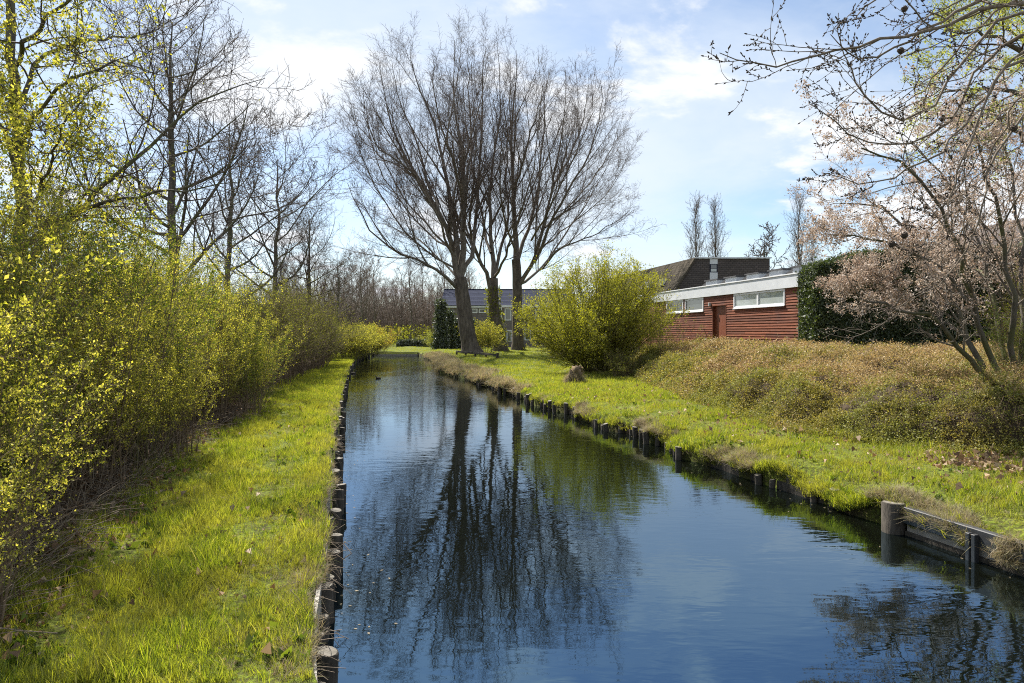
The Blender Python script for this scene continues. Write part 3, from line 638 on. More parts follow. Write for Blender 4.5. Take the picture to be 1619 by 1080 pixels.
# ------------------------------------------------------------------ red shed
def frame_matrix(A, B, z):
    u = Vector((B[0]-A[0], B[1]-A[1], 0)).normalized(); n = Vector((-u.y, u.x, 0))
    return Matrix(((u.x, n.x, 0, A[0]), (u.y, n.y, 0, A[1]), (0, 0, 1, z), (0, 0, 0, 1)))
def shed():
    A = np.array([(1264-809.5)*27/F, 27.]); B = np.array([(1040-809.5)*41/F, 41.]); Z0 = 1.50
    Mx = frame_matrix(A, B, Z0)      # local x runs from the near corner away along the wall, +y is outward (towards the canal)
    t = empty('red_shed'); t.matrix_world = Mx; tag(t, 'long low red plank shed with white fascia, flat roof and roof lights', 'shed')
    dirv = (B-A)/np.linalg.norm(B-A)
    def uz(px, py):
        k = (px-809.5)/F                # A.x+u*dx = k*(A.y+u*dy)
        u = (k*A[1]-A[0])/(dirv[0]-k*dirv[1]); Y = A[1]+u*dirv[1]; return u, EYE-(py-525)*Y/F-Z0
    LEN = 17.5; WT = uz(1262, 454)[1]; FT = uz(1262, 433)[1]; DEP = 6.5
    uR0, z = uz(1242, 457); uR1, _ = uz(1161, 463); zt = uz(1200, 461)[1]; zb = uz(1200, 485.5)[1]
    uL0, _ = uz(1113, 470); uL1, _ = uz(1084, 475); uM0, _ = uz(1081, 475); uM1, _ = uz(1055, 479); zlt = uz(1099, 472)[1]; zlb = uz(1099, 493)[1]
    uD0, _ = uz(1149, 500); uD1, _ = uz(1127, 500); dt = uz(1138, 482)[1]; 
    rects = [(uR0, uR1, zb, zt), (uL0, uL1, zlb, zlt), (uM0, uM1, zlb, zlt), (uD0, uD1, -1, dt)]
    # inner body
    mb = MB(); mb.box((.06, -DEP, -.3), (LEN, -.22, WT)); mb.build('body', M['black'], t)
    # corner boards, end wall planks facing the camera
    h = .116; n = int(WT/h)
    shared = {}
    def plank(x0, x1, z):
        key = round(x1-x0, 2)
        if key not in shared:
            w = x1-x0; shared[key] = MB(); shared[key].add([(0, -.02, 0), (w, -.02, 0), (w, .029, 0), (0, .029, 0), (0, -.02, h-.004), (w, -.02, h-.004), (w, .006, h-.004), (0, .006, h-.004)], [(3, 2, 1, 0), (4, 5, 6, 7), (0, 1, 5, 4), (1, 2, 6, 5), (2, 3, 7, 6), (3, 0, 4, 7)])
            shared[key] = shared[key].mesh('plank')
        link('plank', shared[key], M['plank'], t, (x0, 0, z))
    for k in range(n+1):
        z = k*h; 
        if z+h > WT+.02: break
        cuts = sorted([(a, b) for a, b, lo, hi in rects if z+h*.6 > lo and z+h*.4 < hi]); x = .02
        for a, b in cuts+[(LEN, LEN)]:
            e_ = min(a, LEN); j0 = 1.1+(k*1.73) % 3.6
            while x < e_-.03:
                nj = j0
                while nj < x+.3: nj += 3.6
                q = e_ if nj > e_-.3 else nj
                plank(x, q-(.008 if q < e_ else 0), z); x = q
            x = max(x, b)
    MB().box((.0, -.22, -.2), (.12, -.021, WT)).build('corner_board', M['plank'], t)
    MB().box((.121, -.2, -.2), (LEN, -.021, 0)).build('plinth', M['soil'], t)
    # back sheet behind planks between openings
    for a, b, lo, hi in ((.121, uR0-.01, 0, WT), (uR0, uR1, 0, zb), (uR0, uR1, zt, WT), (uR1+.01, uD0-.01, 0, WT), (uD0, uD1, dt, WT), (uD1+.01, uL0-.01, 0, WT), (uL0, uM1, 0, zlb), (uL0, uM1, zlt, WT), (uM1+.01, LEN, 0, WT)):
        MB().box((a, -.06, lo), (b, -.021, hi)).build('backing_sheet', M['door'], t)
    # windows
    def window(a, b, lo, hi, mid, gl):
        w = empty('window', parent=t); fw = .075
        for lo_, hi_ in (((a, -.05, lo), (b, .05, lo+fw)), ((a, -.05, hi-fw), (b, .05, hi)), ((a, -.05, lo+fw), (a+fw, .05, hi-fw)), ((b-fw, -.05, lo+fw), (b, .05, hi-fw))):
            MB().box(lo_, hi_).build('frame', M['white'], w, bevel=.006)
        MB().box((a-.02, .045, lo-.03), (b+.02, .085, lo+.004)).build('sill', M['white'], w)
        spans = [(a+fw, b-fw)]
        if mid:
            m = (a+b)/2; MB().box((m-.05, -.05, lo+fw), (m+.05, .046, hi-fw)).build('mullion', M['white'], w)
            spans = [(a+fw, m-.05), (m+.05, b-fw)]
        for p, q in spans:
            MB().box((p, -.012, lo+fw), (q, .0, hi-fw)).build('pane', gl, w)
            MB().box((p, -.02, lo+fw), (q, .02, lo+fw+.03)).build('glazing_bead', M['white'], w)
    window(uR0, uR1, zb, zt, True, M['blind']); window(uL0, uL1, zlb, zlt, False, M['glass']); window(uM0, uM1, zlb, zlt, False, M['glass'])
    # door in its recess
    d = empty('door', parent=t)
    MB().box((uD0+.04, -.15, .0), (uD1-.04, -.11, dt-.04)).build('door_leaf', M['door'], d)
    MB().box((uD0, -.16, 0), (uD0+.04, .03, dt)).build('jamb', M['plank'], d); MB().box((uD1-.04, -.16, 0), (uD1, .03, dt)).build('jamb', M['plank'], d)
    MB().box((uD0+.04, -.16, dt-.04), (uD1-.04, .03, dt)).build('head', M['plank'], d)
    MB().box((uD0+.09, -.109, .95), (uD0+.14, -.05, 1.12)).build('handle', M['metal'], d)
    MB().box((uD1+.12, .02, dt-.05), (uD1+.24, .14, dt+.14)).build('outdoor_lamp', M['metal'], t, bevel=.02)
    # fascia and roof
    MB().box((-.05, -.10, WT), (LEN, .10, FT)).build('fascia', M['fascia'], t, bevel=.01)
    MB().box((-.07, -.12, FT), (LEN, .13, FT+.045)).build('roof_trim', M['white'], t)
    MB().box((-.05, -DEP, WT), (.03, -.101, FT)).build('end_fascia', M['fascia'], t)
    MB().box((.035, -DEP, WT+.02), (LEN, -.13, FT-.02)).build('roof', M['darkroof'], t)
    # roof lights
    for px0, px1 in ((1096, 1117), (1126, 1146), (1158, 1181), (1193, 1217), (1228, 1256)):
        u0, _ = uz(px1, 450); u1, _ = uz(px0, 450); c = min(u0, u1); g = empty('roof_light', parent=t); ln = min(1.5, abs(u1-u0)*.8)
        x0 = c; hh = .36
        MB().box((x0, -.62, FT), (x0+ln, -.58, FT+hh)).build('side_panel', M['fascia'], g)
        MB().box((x0-.03, -2.2, FT), (x0-.002, -.58, FT+hh)).build('front_panel', M['fascia'], g)
        MB().box((x0-.08, -2.25, FT+hh+.002), (x0+ln+.1, -.52, FT+hh+.06)).build('cap', M['darkroof'], g)
        MB().prism([(x0+ln+.003, FT), (x0+ln+1.1, FT), (x0+ln+.003, FT+hh)][::-1], -2.2, -.62).build('sloped_glazing', M['darkroof'], g)
    # open plank fence end beside the shed: rails against the dark gap
    f = empty('slatted_fence', (A[0]+.12, A[1]-.06, Z0)); tag(f, 'narrow dark slatted fence between red shed and hedge', 'fence')
    for k in range(6):
        MB().box((-.12, -.02, .25+k*.42), (.40, .02, .33+k*.42)).build('slat', M['concrete' if k in (5,) else 'door'], f)
    for x in (-.14, .41): MB().box((x-.03, .021, -.3), (x+.03, .08, 2.65)).build('post', M['wood'], f)
shed()

# ------------------------------------------------------------------ hedge beside the shed
def hedge(x0, x1, y0, y1, ztop, label, col, nvar, n, sc, name='hedge', zb=None):
    t = empty(name, ((x0+x1)/2, (y0+y1)/2, float(Zg((x0+x1)/2, y0)))); tag(t, label, 'hedge'); O = np.array(t.location)
    zt = lambda x: np.interp(x, *ztop)
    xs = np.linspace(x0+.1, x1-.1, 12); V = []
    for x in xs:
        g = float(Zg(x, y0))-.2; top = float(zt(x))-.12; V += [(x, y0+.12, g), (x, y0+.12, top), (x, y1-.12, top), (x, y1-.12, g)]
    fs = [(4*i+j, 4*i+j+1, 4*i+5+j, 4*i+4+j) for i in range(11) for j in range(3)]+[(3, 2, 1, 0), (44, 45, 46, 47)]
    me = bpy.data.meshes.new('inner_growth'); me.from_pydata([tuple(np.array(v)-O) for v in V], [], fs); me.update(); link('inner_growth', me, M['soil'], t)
    nf = int(n*.7); x = rng.uniform(x0, x1, nf); g = Zg(x, np.full(nf, y0)); z = g+(zt(x)-g)*rng.random(nf); bul = .09*np.sin(x*2.1+z*1.7)+.06*np.sin(x*5+z*4.1)
    p1 = np.column_stack([x, y0+bul+.05*rng.standard_normal(nf), z])
    nt_ = int(n*.2); x = rng.uniform(x0, x1, nt_); y = rng.uniform(y0, y1, nt_); p2 = np.column_stack([x, y, zt(x)+.05*rng.standard_normal(nt_)+.06*np.sin(x*3)])
    ne = n-nf-nt_; y = rng.uniform(y0, y1, ne); g = float(Zg(x0, y0)); z = g+(float(zt(x0))-g)*rng.random(ne); p3 = np.column_stack([x0+.06*rng.standard_normal(ne), y, z])
    p = np.vstack([p1, p2, p3])-O
    o = scatter('leaves', p, rng.random((len(p), 3))*6.28, sc*(.7+.6*rng.random(len(p))), col, nvar, t)
hedge(11.50, 20.5, 25.5, 26.9, ([11.5, 13.5, 14.8, 20], [4.93, 5.32, 5.45, 5.5]), 'tall dark green clipped hedge beside the red shed', hedge_s, 5, 24000, 1.5)

# ------------------------------------------------------------------ houses
def grey_house():
    Y = 55.; O = W(1100, 409, Y); d = Vector((-.18, 1, 0)).normalized(); u = Vector((1, 0, 0))
    Mx = Matrix(((1, d.x, 0, O[0]), (0, d.y, 0, O[1]), (0, 0, 1, 0), (0, 0, 0, 1)))
    t = empty('grey_house'); tag(t, 'dark shingled house with steep sloped roof end behind the red shed', 'house')
    top = O[2]; xr = (1217-1100)*Y/F; gz = .6
    sl = (W(1068, 460, Y)[0]-O[0])/(O[2]-W(1068, 460, Y)[2])     # sideways per metre down
    ez = 4.2; ex = sl*(top-ez)
    MB().prism([(ex, gz), (xr, gz), (xr, top), (0, top), (ex, ez)], 0, 24, Mx).build('wall', M['shingle'], t)
    th = .14; nx = -1.0*(top-ez); nz = ex; q = math.hypot(nx, nz); nx, nz = nx/q*th, -nz/q*th
    MB().prism([(0, top+.004), (ex*1.05, ez-.12), (ex*1.05+nx, ez-.12+nz), (nx, top+nz)], -.15, 24, Mx).build('roof', M['mosstile'], t)
    MB().prism([(nx, top+.01), (xr+.06, top+.01), (xr+.06, top+.10), (nx, top+.10)], -.2, .05, Mx).build('coping', M['fascia'], t)
    # window strip
    x0 = (1122-1100)*Y/F; x1 = (1134-1100)*Y/F; w = empty('window', parent=t)
    z = lambda py: W(0, py, Y)[2]
    MB().prism([(x0, z(450)), (x1, z(450)), (x1, z(431)), (x0, z(431))], -.06, -.003, Mx).build('panel', M['fascia'], w)
    MB().prism([(x0, z(417.5)), (x1, z(417.5)), (x1, z(409.5)), (x0, z(409.5))], -.06, -.003, Mx).build('panel', M['fascia'], w)
    MB().prism([(x0, z(430.8)), (x1, z(430.8)), (x1, z(417.7)), (x0, z(417.7))], -.04, -.003, Mx).build('frame', M['bluetile'], w)
    MB().prism([(x0+.08, z(429.5)), (x1-.08, z(429.5)), (x1-.08, z(425.5)), (x0+.08, z(425.5))], -.05, -.041, Mx).build('pane', M['blind'], w)
    MB().prism([(x0+.08, z(424.8)), (x1-.08, z(424.8)), (x1-.08, z(418.5)), (x0+.08, z(418.5))], -.05, -.041, Mx).build('pane', M['glass'], w)
    for k, (a, b) in enumerate(((3, .45), (6, .6))):
        f = .45; MB().prism([(ex*f-.45, top-(top-ez)*f-.05), (ex*f+.05, top-(top-ez)*f-.05), (ex*f+.05, top-(top-ez)*f+.45), (ex*f-.45, top-(top-ez)*f+.45)], a, a+b, Mx).build('roof_vent', M['fascia'], t)
grey_house()
def back_house():
    Y = 96.; k = Y/F; X = lambda px: (px-809.5)*k; Z = lambda py: EYE-(py-525)*k
    x0, x1 = X(700), X(905); e = Z(486.5); g = .4; rg = Z(455); O = ((x0+x1)/2, Y, 0)
    t = empty('brick_house'); tag(t, 'grey brick two storey house with blue tiled roof behind the poplars', 'house')
    MB().box((x0, Y, g), (X(793), Y+9, e)).build('wall', M['greybrick'], t)
    MB().box((X(793)+.01, Y-1.2, g), (x1, Y+9, e)).build('wall', M['greybrick'], t)
    MB().box((x0-.3, Y-.4, e), (X(793), Y-.05, e+.28)).build('gutter', M['white'], t)
    MB().box((X(793)+.02, Y-1.6, e), (x1+.3, Y-1.25, e+.28)).build('gutter', M['white'], t)
    # roof built of overlapping courses
    r = empty('roof', parent=t); nr = 12; yr = Y+5.2
    for i in range(nr):
        a, b = i/nr, (i+1)/nr; ya, yb = Y-.5+(yr-Y+.5)*a, Y-.5+(yr-Y+.5)*b; za, zb = e+.25+(rg-e-.25)*a, e+.25+(rg-e-.25)*b
        mb = MB(); mb.add([(x0-.3, ya, za), (x1+.3, ya, za), (x1+.3, yb, zb-.0), (x0-.3, yb, zb-.0), (x0-.3, ya, za+.07), (x1+.3, ya, za+.07), (x1+.3, yb, zb+.05), (x0-.3, yb, zb+.05)], [(3, 2, 1, 0), (4, 5, 6, 7), (0, 1, 5, 4), (1, 2, 6, 5), (2, 3, 7, 6), (3, 0, 4, 7)])
        mb.build('tile_course', M['bluetile'], r)
    MB().box((x0-.3, yr-.1, rg-.05), (x1+.3, yr+.3, rg+.15)).build('ridge', M['bluetile'], r)
    mb = MB(); mb.add([(x0-.3, yr+.3, rg), (x1+.3, yr+.3, rg), (x1+.3, Y+9.3, e), (x0-.3, Y+9.3, e)], [(0, 1, 2, 3)]); mb.build('back_slope', M['bluetile'], r)
    def win(pa, pb, ya, yb, y):
        w = empty('window', parent=t); a, b = X(pa), X(pb); lo, hi = Z(yb), Z(ya); f = .13
        for l_, h_ in (((a, y-.08, lo), (b, y+.02, lo+f)), ((a, y-.08, hi-f), (b, y+.02, hi)), ((a, y-.08, lo+f), (a+f, y+.02, hi-f)), ((b-f, y-.08, lo+f), (b, y+.02, hi-f))):
            MB().box(l_, h_).build('frame', M['white'], w)
        MB().box((a+f, y-.03, lo+f), (b-f, y-.01, hi-f)).build('pane', M['glass'], w)
    for a, b, c, d, y in ((743, 755, 488, 495, Y), (757, 768, 488, 495, Y), (769.5, 780, 488, 495, Y), (798, 808.5, 488, 507, Y-1.2), (829, 839, 520, 538, Y-1.2), (750, 762, 520, 540, Y), (801, 809, 522, 540, Y-1.2), (846, 858, 489, 505, Y-1.2), (868, 880, 489, 505, Y-1.2)):
        win(a, b, c, d, y)
    MB().box((X(824), Y-1.28, Z(510)), (X(826), Y-1.2, e)).build('downpipe', M['white'], t)
    MB().box((X(792), Y-1.30, g), (X(793.5), Y-1.21, e)).build('downpipe', M['white'], t)
    t = empty('red_roofed_house'); tag(t, 'red tiled roof end just left of the blue roofed house', 'house')
    MB().prism([(X(672), g), (X(722), g), (X(722), Z(490)), (X(697), Z(452)), (X(672), Z(490))], Y+14, Y+24).build('wall', M['redtile'], t)
    mb = MB()
    for a, b in ((670, 697), (724, 697)):
        mb.add([(X(a), Y+13.7, Z(492)), (X(b), Y+13.7, Z(451)), (X(b), Y+24, Z(451)), (X(a), Y+24, Z(492)), (X(a), Y+13.7, Z(492)+.25), (X(b), Y+13.7, Z(451)+.25), (X(b), Y+24, Z(451)+.25), (X(a), Y+24, Z(492)+.25)], [(3, 2, 1, 0), (4, 5, 6, 7), (0, 1, 5, 4), (1, 2, 6, 5), (2, 3, 7, 6), (3, 0, 4, 7)])
    mb.build('roof', M['redtile'], t)
back_house()
def white_house():
    Y = 42.; k = Y/F; X = lambda px: (px-809.5)*k; Z = lambda py: EYE-(py-525)*k
    t = empty('white_house'); tag(t, 'white rendered gable house showing through the blossom at right edge', 'house')
    MB().prism([(X(1585), 1.5), (X(1790), 1.5), (X(1790), Z(395)), (X(1688), Z(335)), (X(1585), Z(395))], Y, Y+9).build('wall', M['render'], t)
    for s, a in ((-1, X(1578)), (1, X(1797))):
        m_ = X(1688); MB().add
        mb = MB(); y0, y1 = Y-.3, Y+9.2
        mb.add([(a, y0, Z(400)), (m_, y0, Z(333)), (m_, y1, Z(333)), (a, y1, Z(400)), (a, y0, Z(400)+.16), (m_, y0, Z(333)+.16), (m_, y1, Z(333)+.16), (a, y1, Z(400)+.16)], [(3, 2, 1, 0), (4, 5, 6, 7), (0, 1, 5, 4), (1, 2, 6, 5), (2, 3, 7, 6), (3, 0, 4, 7)])
        mb.build('roof', M['shingle'], t)
    w = empty('window', parent=t); MB().box((X(1600), Y-.06, Z(425)), (X(1625), Y-.004, Z(400))).build('frame', M['white'], w); MB().box((X(1602), Y-.08, Z(423)), (X(1623), Y-.061, Z(402))).build('pane', M['glass'], w)
white_house()

# ------------------------------------------------------------------ trees
def cat3(lst):
    return lst
def poplars():
    # tree one (left); limbs as (px,py,depth offset)
    A = dict(Y=63., base=(746, 562), r=.78,
        trunk=[(746, 562, 0), (738, 520, 0), (733, 480, 0), (727, 440, 0)],
        limbs=[([(727, 445, 0), (716, 400, -.5), (700, 350, -2), (668, 290, -3), (632, 225, -4), (612, 160, -5), (596, 70, -5)], .42),
               ([(727, 445, 0), (722, 390, 1), (712, 320, 2), (700, 240, 3), (680, 160, 4), (655, 90, 4), (648, 28, 4)], .40),
               ([(728, 445, 0), (733, 380, 0), (735, 300, -1), (728, 220, -2), (718, 130, -2), (716, 22, -2)], .46),
               ([(728, 440, 0), (745, 400, 1), (752, 340, 3), (758, 270, 5), (764, 180, 6), (762, 90, 6), (768, 35, 6)], .34),
               ([(722, 455, 0), (700, 437, -2), (668, 415, -4), (625, 395, -6), (585, 368, -7), (555, 325, -8), (532, 290, -9)], .24),
               ([(724, 440, 0), (700, 415, 3), (668, 385, 6), (630, 365, 9), (590, 350, 11)], .16),
               ([(714, 400, -1), (690, 340, -5), (650, 270, -8), (600, 230, -10), (575, 180, -11), (562, 120, -11)], .16),
               ([(700, 350, -2), (680, 300, 3), (655, 210, 7), (630, 130, 9), (620, 60, 9)], .22),
               ([(668, 290, -3), (630, 262, -3), (590, 235, -4), (556, 195, -4), (546, 150, -4)], .10),
               ([(716, 400, 0), (684, 375, 3), (640, 325, 5), (596, 262, 7), (574, 190, 7), (570, 130, 7)], .15),
               ([(720, 425, 0), (680, 402, -3), (636, 362, -5), (590, 300, -6), (562, 240, -7), (548, 200, -7)], .13),
               ([(716, 395, 0), (672, 350, 0), (630, 300, 2), (604, 240, 3), (590, 160, 3)], .14),
               ([(733, 330, 0), (715, 250, -5), (690, 150, -8), (684, 55, -8)], .20),
               ([(735, 300, 0), (745, 220, 3), (742, 120, 6), (738, 30, 6)], .18)])
    B = dict(Y=69., base=(792, 558), r=.62,
        trunk=[(792, 558, 0), (786, 520, 0), (780, 480, 0), (780, 440, 0)],
        limbs=[([(779, 470, 0), (768, 430, -1), (752, 395, -2), (742, 340, -4), (752, 270, -5), (750, 180, -5), (742, 60, -5)], .32),
               ([(780, 440, 0), (777, 380, 1), (775, 310, 2), (782, 230, 3), (790, 140, 3), (788, 36, 3)], .36),
               ([(780, 445, 0), (790, 400, 1), (805, 340, 3), (800, 260, 4), (806, 170, 4), (808, 60, 4)], .28),
               ([(780, 440, 0), (796, 410, -3), (812, 370, -6), (835, 300, -9), (848, 220, -10), (856, 110, -10)], .20),
               ([(776, 400, 0), (760, 330, 5), (745, 250, 8), (735, 160, 9), (730, 70, 9)], .20)])
    Cc = dict(Y=73., base=(819, 556), r=.60,
        trunk=[(819, 556, 0), (818, 510, 0), (818, 460, 0), (816, 410, 0)],
        limbs=[([(816, 410, 0), (813, 350, 0), (811, 280, 0), (808, 200, 0), (815, 120, -1), (818, 42, -1)], .44),
               ([(816, 420, 0), (832, 370, 2), (848, 310, 4), (858, 230, 5), (862, 150, 6), (848, 52, 6)], .32),
               ([(819, 455, 0), (845, 410, -1), (862, 350, -2), (876, 280, -3), (890, 190, -4), (896, 80, -4)], .34),
               ([(845, 415, -1), (872, 350, -5), (900, 300, -7), (930, 240, -8), (948, 170, -8), (952, 110, -8)], .24),
               ([(819, 450, 0), (850, 430, 3), (880, 390, 6), (915, 340, 8), (945, 290, 10), (975, 230, 10)], .24),
               ([(858, 425, 0), (890, 390, -6), (930, 375, -8), (965, 355, -9), (995, 335, -9)], .14),
               ([(862, 360, -2), (900, 325, 2), (940, 280, 4), (966, 230, 5), (980, 180, 5)], .15),
               ([(850, 400, 0), (890, 365, 4), (935, 330, 7), (972, 290, 8), (992, 240, 8)], .13),
               ([(840, 380, 0), (875, 320, -7), (905, 250, -10), (930, 180, -11), (940, 130, -11)], .15),
               ([(812, 300, 0), (830, 240, -5), (850, 160, -8), (872, 80, -8)], .20),
               ([(876, 290, -3), (905, 230, 2), (925, 160, 4), (932, 95, 4)], .18),
               ([(816, 400, 0), (800, 350, -4), (790, 290, -7), (796, 200, -8), (812, 90, -8)], .18)])
    labels = ['tallest bare poplar with thick leaning trunk, leftmost of the canal trio', 'bare poplar with ivy and a yellow bush at its foot, middle of the trio', 'bare poplar with a straight dark trunk, rightmost of the canal trio']
    for sp, lab in zip((A, B, Cc), labels):
        Y = sp['Y']; O = W(*sp['base'], Y); O[2] = float(Zg(O[0], Y))-.1
        w = lambda q: W(q[0]+(.22*(610-q[0]) if q[0] < 610 else 0), q[1]+(40*(270-q[1])/245 if q[1] < 270 else 0), Y+q[2])-O
        t = empty('poplar_tree', tuple(O)); tag(t, lab, 'tree', 'three bare poplars by the canal')
        tp = [w(q) for q in sp['trunk']]; tp[0][2] = 0
        P, Rr, L0 = poly(tp, 12, sp['r']*1.0, sp['r']*.78, .02); Rr[0, 0] *= 1.45; Rr[0, 1] *= 1.12
        link('trunk', tube_mesh('trunk', [(P, Rr, 14)]), M['bark'], t)
        LP, LR, LL = [], [], []
        for pts, r in sp['limbs']:
            P, Rr, l = poly([w(q) for q in pts], 14, r*.74, .022, .08, 1.25); LP.append(P); LR.append(Rr); LL.append(l)
            link('limb', tube_mesh('limb', [(P, Rr, 8)]), M['limb'], t)
        LP, LR, LL = map(np.concatenate, (LP, LR, LL))
        e = spawn(LP, LR, LL, 4, .18, .66, 22, 6, .50, .2, .45, .62, 14, .035, .03, .02, .15)
        link('side_limbs', tube_mesh('side_limbs', [(e[0], e[1], 6)]), M['limb'], t)['kind'] = 'stuff'
        e1 = spawn(*e, 12, .15, .98, 32, 8, .36, .25, .6, .42, 8, .045, .06, .012, .25, lmin=.9, prop=.8)
        b1 = spawn(LP, LR, LL, 16, .14, .98, 31, 8, .36, .25, .66, .36, 8, .045, .075, .012, .25, lmin=1.0, prop=.75)
        b1 = [np.concatenate(q) for q in zip(b1, e1)]
        b2 = spawn(*b1, 14, .10, .98, 36, 10, .38, .25, .45, .5, 5, .06, .035, .009, .4, lmin=.55, prop=.85)
        b3 = spawn(*b2, 7, .12, 1., 42, 14, .42, .25, .3, .6, 3, .08, .02, .009, .5, lmin=.45, prop=.85)
        tw = link('twigs', tube_mesh('twigs', [(b1[0], b1[1], 5), (b2[0], b2[1], 3), (b3[0], b3[1], 3)]), M['ptwig'], t); tw['kind'] = 'stuff'
        if sp is B:      # ivy at the middle trunk
            n = 500; zz = rng.random(n)*6.5; a = rng.random(n)*6.283; cx = np.interp(zz, [p[2] for p in tp], [p[0] for p in tp]); cy = np.interp(zz, [p[2] for p in tp], [p[1] for p in tp])
            p = np.column_stack([cx+.68*np.cos(a), cy+.68*np.sin(a), zz]); iv = link('ivy', leaf_mesh('ivy', p, .20, cluster=3, spread=.12), M['oleaf'], t); iv['kind'] = 'stuff'
poplars()

def bare_tree(name, h, spread, r, seed_limbs=16, n2=9, n3=7, n4=0, ang=58, up=.10, wander=.13, trunk_mat='grey', lean=0, low=.25, zig=.0, rmin=.009, fall=.55, lf=.42, twig='twig'):
    """a leader with side limbs that curve up; origin at the foot"""
    pts = [(0, 0, 0), (lean*.3, .02*h, h*.35), (lean*.8, 0, h*.7), (lean, .01*h, h)]
    P, Rr, L0 = poly(pts, 14, r, r*.08, .005*h, .9); Rr[0, 0] *= 1.3
    b1 = spawn(P, Rr, L0, seed_limbs, low, .97, ang, 9, lf*spread, .2, fall, .5, 9, wander, up, .02, .2, lmin=.5)
    b2 = spawn(*b1, n2, .15, .98, 45, 12, .42, .25, .4, .5, 6, wander*1.2, up*.8, rmin*1.2, .35, lmin=.5)
    b3 = spawn(*b2, n3, .12, 1., 45, 14, .42, .25, .3, .55, 4, wander*1.4, up*.5, rmin, .5, lmin=.3)
    gr = [(b2[0], b2[1], 4), (b3[0], b3[1], 3)]
    if n4:
        b4 = spawn(*b3, n4, .2, 1., 45, 14, .5, .25, .3, .6, 3, wander*1.4, up*.5, rmin*.8, .6, lmin=.2); gr.append((b4[0], b4[1], 3))
    t = empty(name)
    link('trunk', tube_mesh('trunk', [(P, Rr, 12)]), M[trunk_mat], t)
    link('limbs', tube_mesh('limbs', [(b1[0], b1[1], 6)]), M[trunk_mat], t)
    tw = link('twigs', tube_mesh('twigs', gr), M[twig], t); tw['kind'] = 'stuff'
    return t, b3
def put(o, px, Y, lab=None, rz=0., s=1., z=None, group=None, cat='tree', sz=None):
    if group == 'bare columnar poplars': sz, s = s, s*.72
    x = (px-809.5)*Y/F; o.location = (x, Y, (float(Zg(x, Y)) if z is None else z)-.05); o.rotation_euler = (0, 0, rz); o.scale = (s, s, sz or s); tag(o, lab, cat, group); return o
G1 = 'bare trees behind the left thicket'
b0, _ = bare_tree('bare_tree', 15.0, .95, .25, 24, 10, 7, 3, ang=66, up=.11, wander=.10, low=.25, rmin=.007, fall=.5, lf=.50)
put(b0, 273, 29, 'tallest bare tree with straight grey trunk standing behind the left thicket', .4, group=G1)
b1_, _ = bare_tree('bare_tree', 13.5, 1.1, .21, 18, 10, 8, 2, ang=62, up=.10, wander=.11, low=.22, rmin=.012, fall=.4, lf=.5)
put(b1_, 366, 38, 'second bare tree, rounded crown, right of the tallest behind the thicket', 1., 1., group=G1)
k = put(copy_tree(b1_), 440, 46, 'third bare tree, darker crown, behind the olive shrubs', 2.6, 1.02, group=G1)
k = put(copy_tree(b0), 488, 62, 'fourth bare tree, smaller, above the clipped green shrub', 3.6, .85, group=G1)
k = put(copy_tree(b1_), 535, 92, 'farthest bare tree of the left row', .7, .9, group=G1)
# far wood
w0, _ = bare_tree('woodland_tree', 13, .8, .17, 14, 9, 7, 0, ang=42, up=.10, low=.3, rmin=.014, lf=.4, trunk_mat='limb', twig='wtwig')
w1, _ = bare_tree('woodland_tree', 12, .9, .15, 16, 9, 7, 0, ang=50, up=.09, low=.25, rmin=.015, lf=.42, trunk_mat='limb', twig='wtwig')
G2 = 'bare woodland trees beyond the canal end'
first = [w0, w1]
for i in range(80):
    src = (w0, w1)[i % 2]; o = src if i < 2 else copy_tree(src)
    px = 438+(i*37.3) % 312; Y = 100+((i*61.7) % 95); 
    put(o, px, Y, 'slender bare woodland tree in the hazy wood beyond the canal end', i*1.3, .78+.4*((i*.618) % 1), group=G2)
def undergrowth():
    n = 16000; y = rng.uniform(104, 190, n); px = rng.uniform(440, 770, n); x = (px-809.5)*y/F; z = Zg(x, y)+rng.random(n)**1.6*2.8
    o = link('undergrowth', leaf_mesh('undergrowth', np.column_stack([x, y, z]), .35, cluster=2, spread=.3), M['oleaf']); tag(o, 'green brown undergrowth in the wood beyond the canal end', 'undergrowth', kind='stuff')
    # upright saplings reading as one mass
    n = 3200; y = rng.uniform(120, 230, n); px = rng.uniform(420, 790, n); x = (px-809.5)*y/F; h = rng.uniform(4, 11, n); P = np.zeros((n, 4, 3))
    for j in range(4): P[:, j] = np.column_stack([x+.25*j*rng.standard_normal(n), y, Zg(x, y)+h*j/3])
    Rr = np.linspace(.05, .02, 4)[None]*np.ones((n, 1)); b = spawn(P, Rr, h, 9, .2, 1, 40, 10, .33, .2, .3, .6, 3, .1, .1, .016)
    o = link('sapling_thicket', tube_mesh('sapling_thicket', [(P, Rr, 3), (b[0], b[1], 3)]), M['wtwig']); tag(o, 'mass of thin bare saplings deep in the far wood', 'saplings', kind='stuff')
undergrowth()
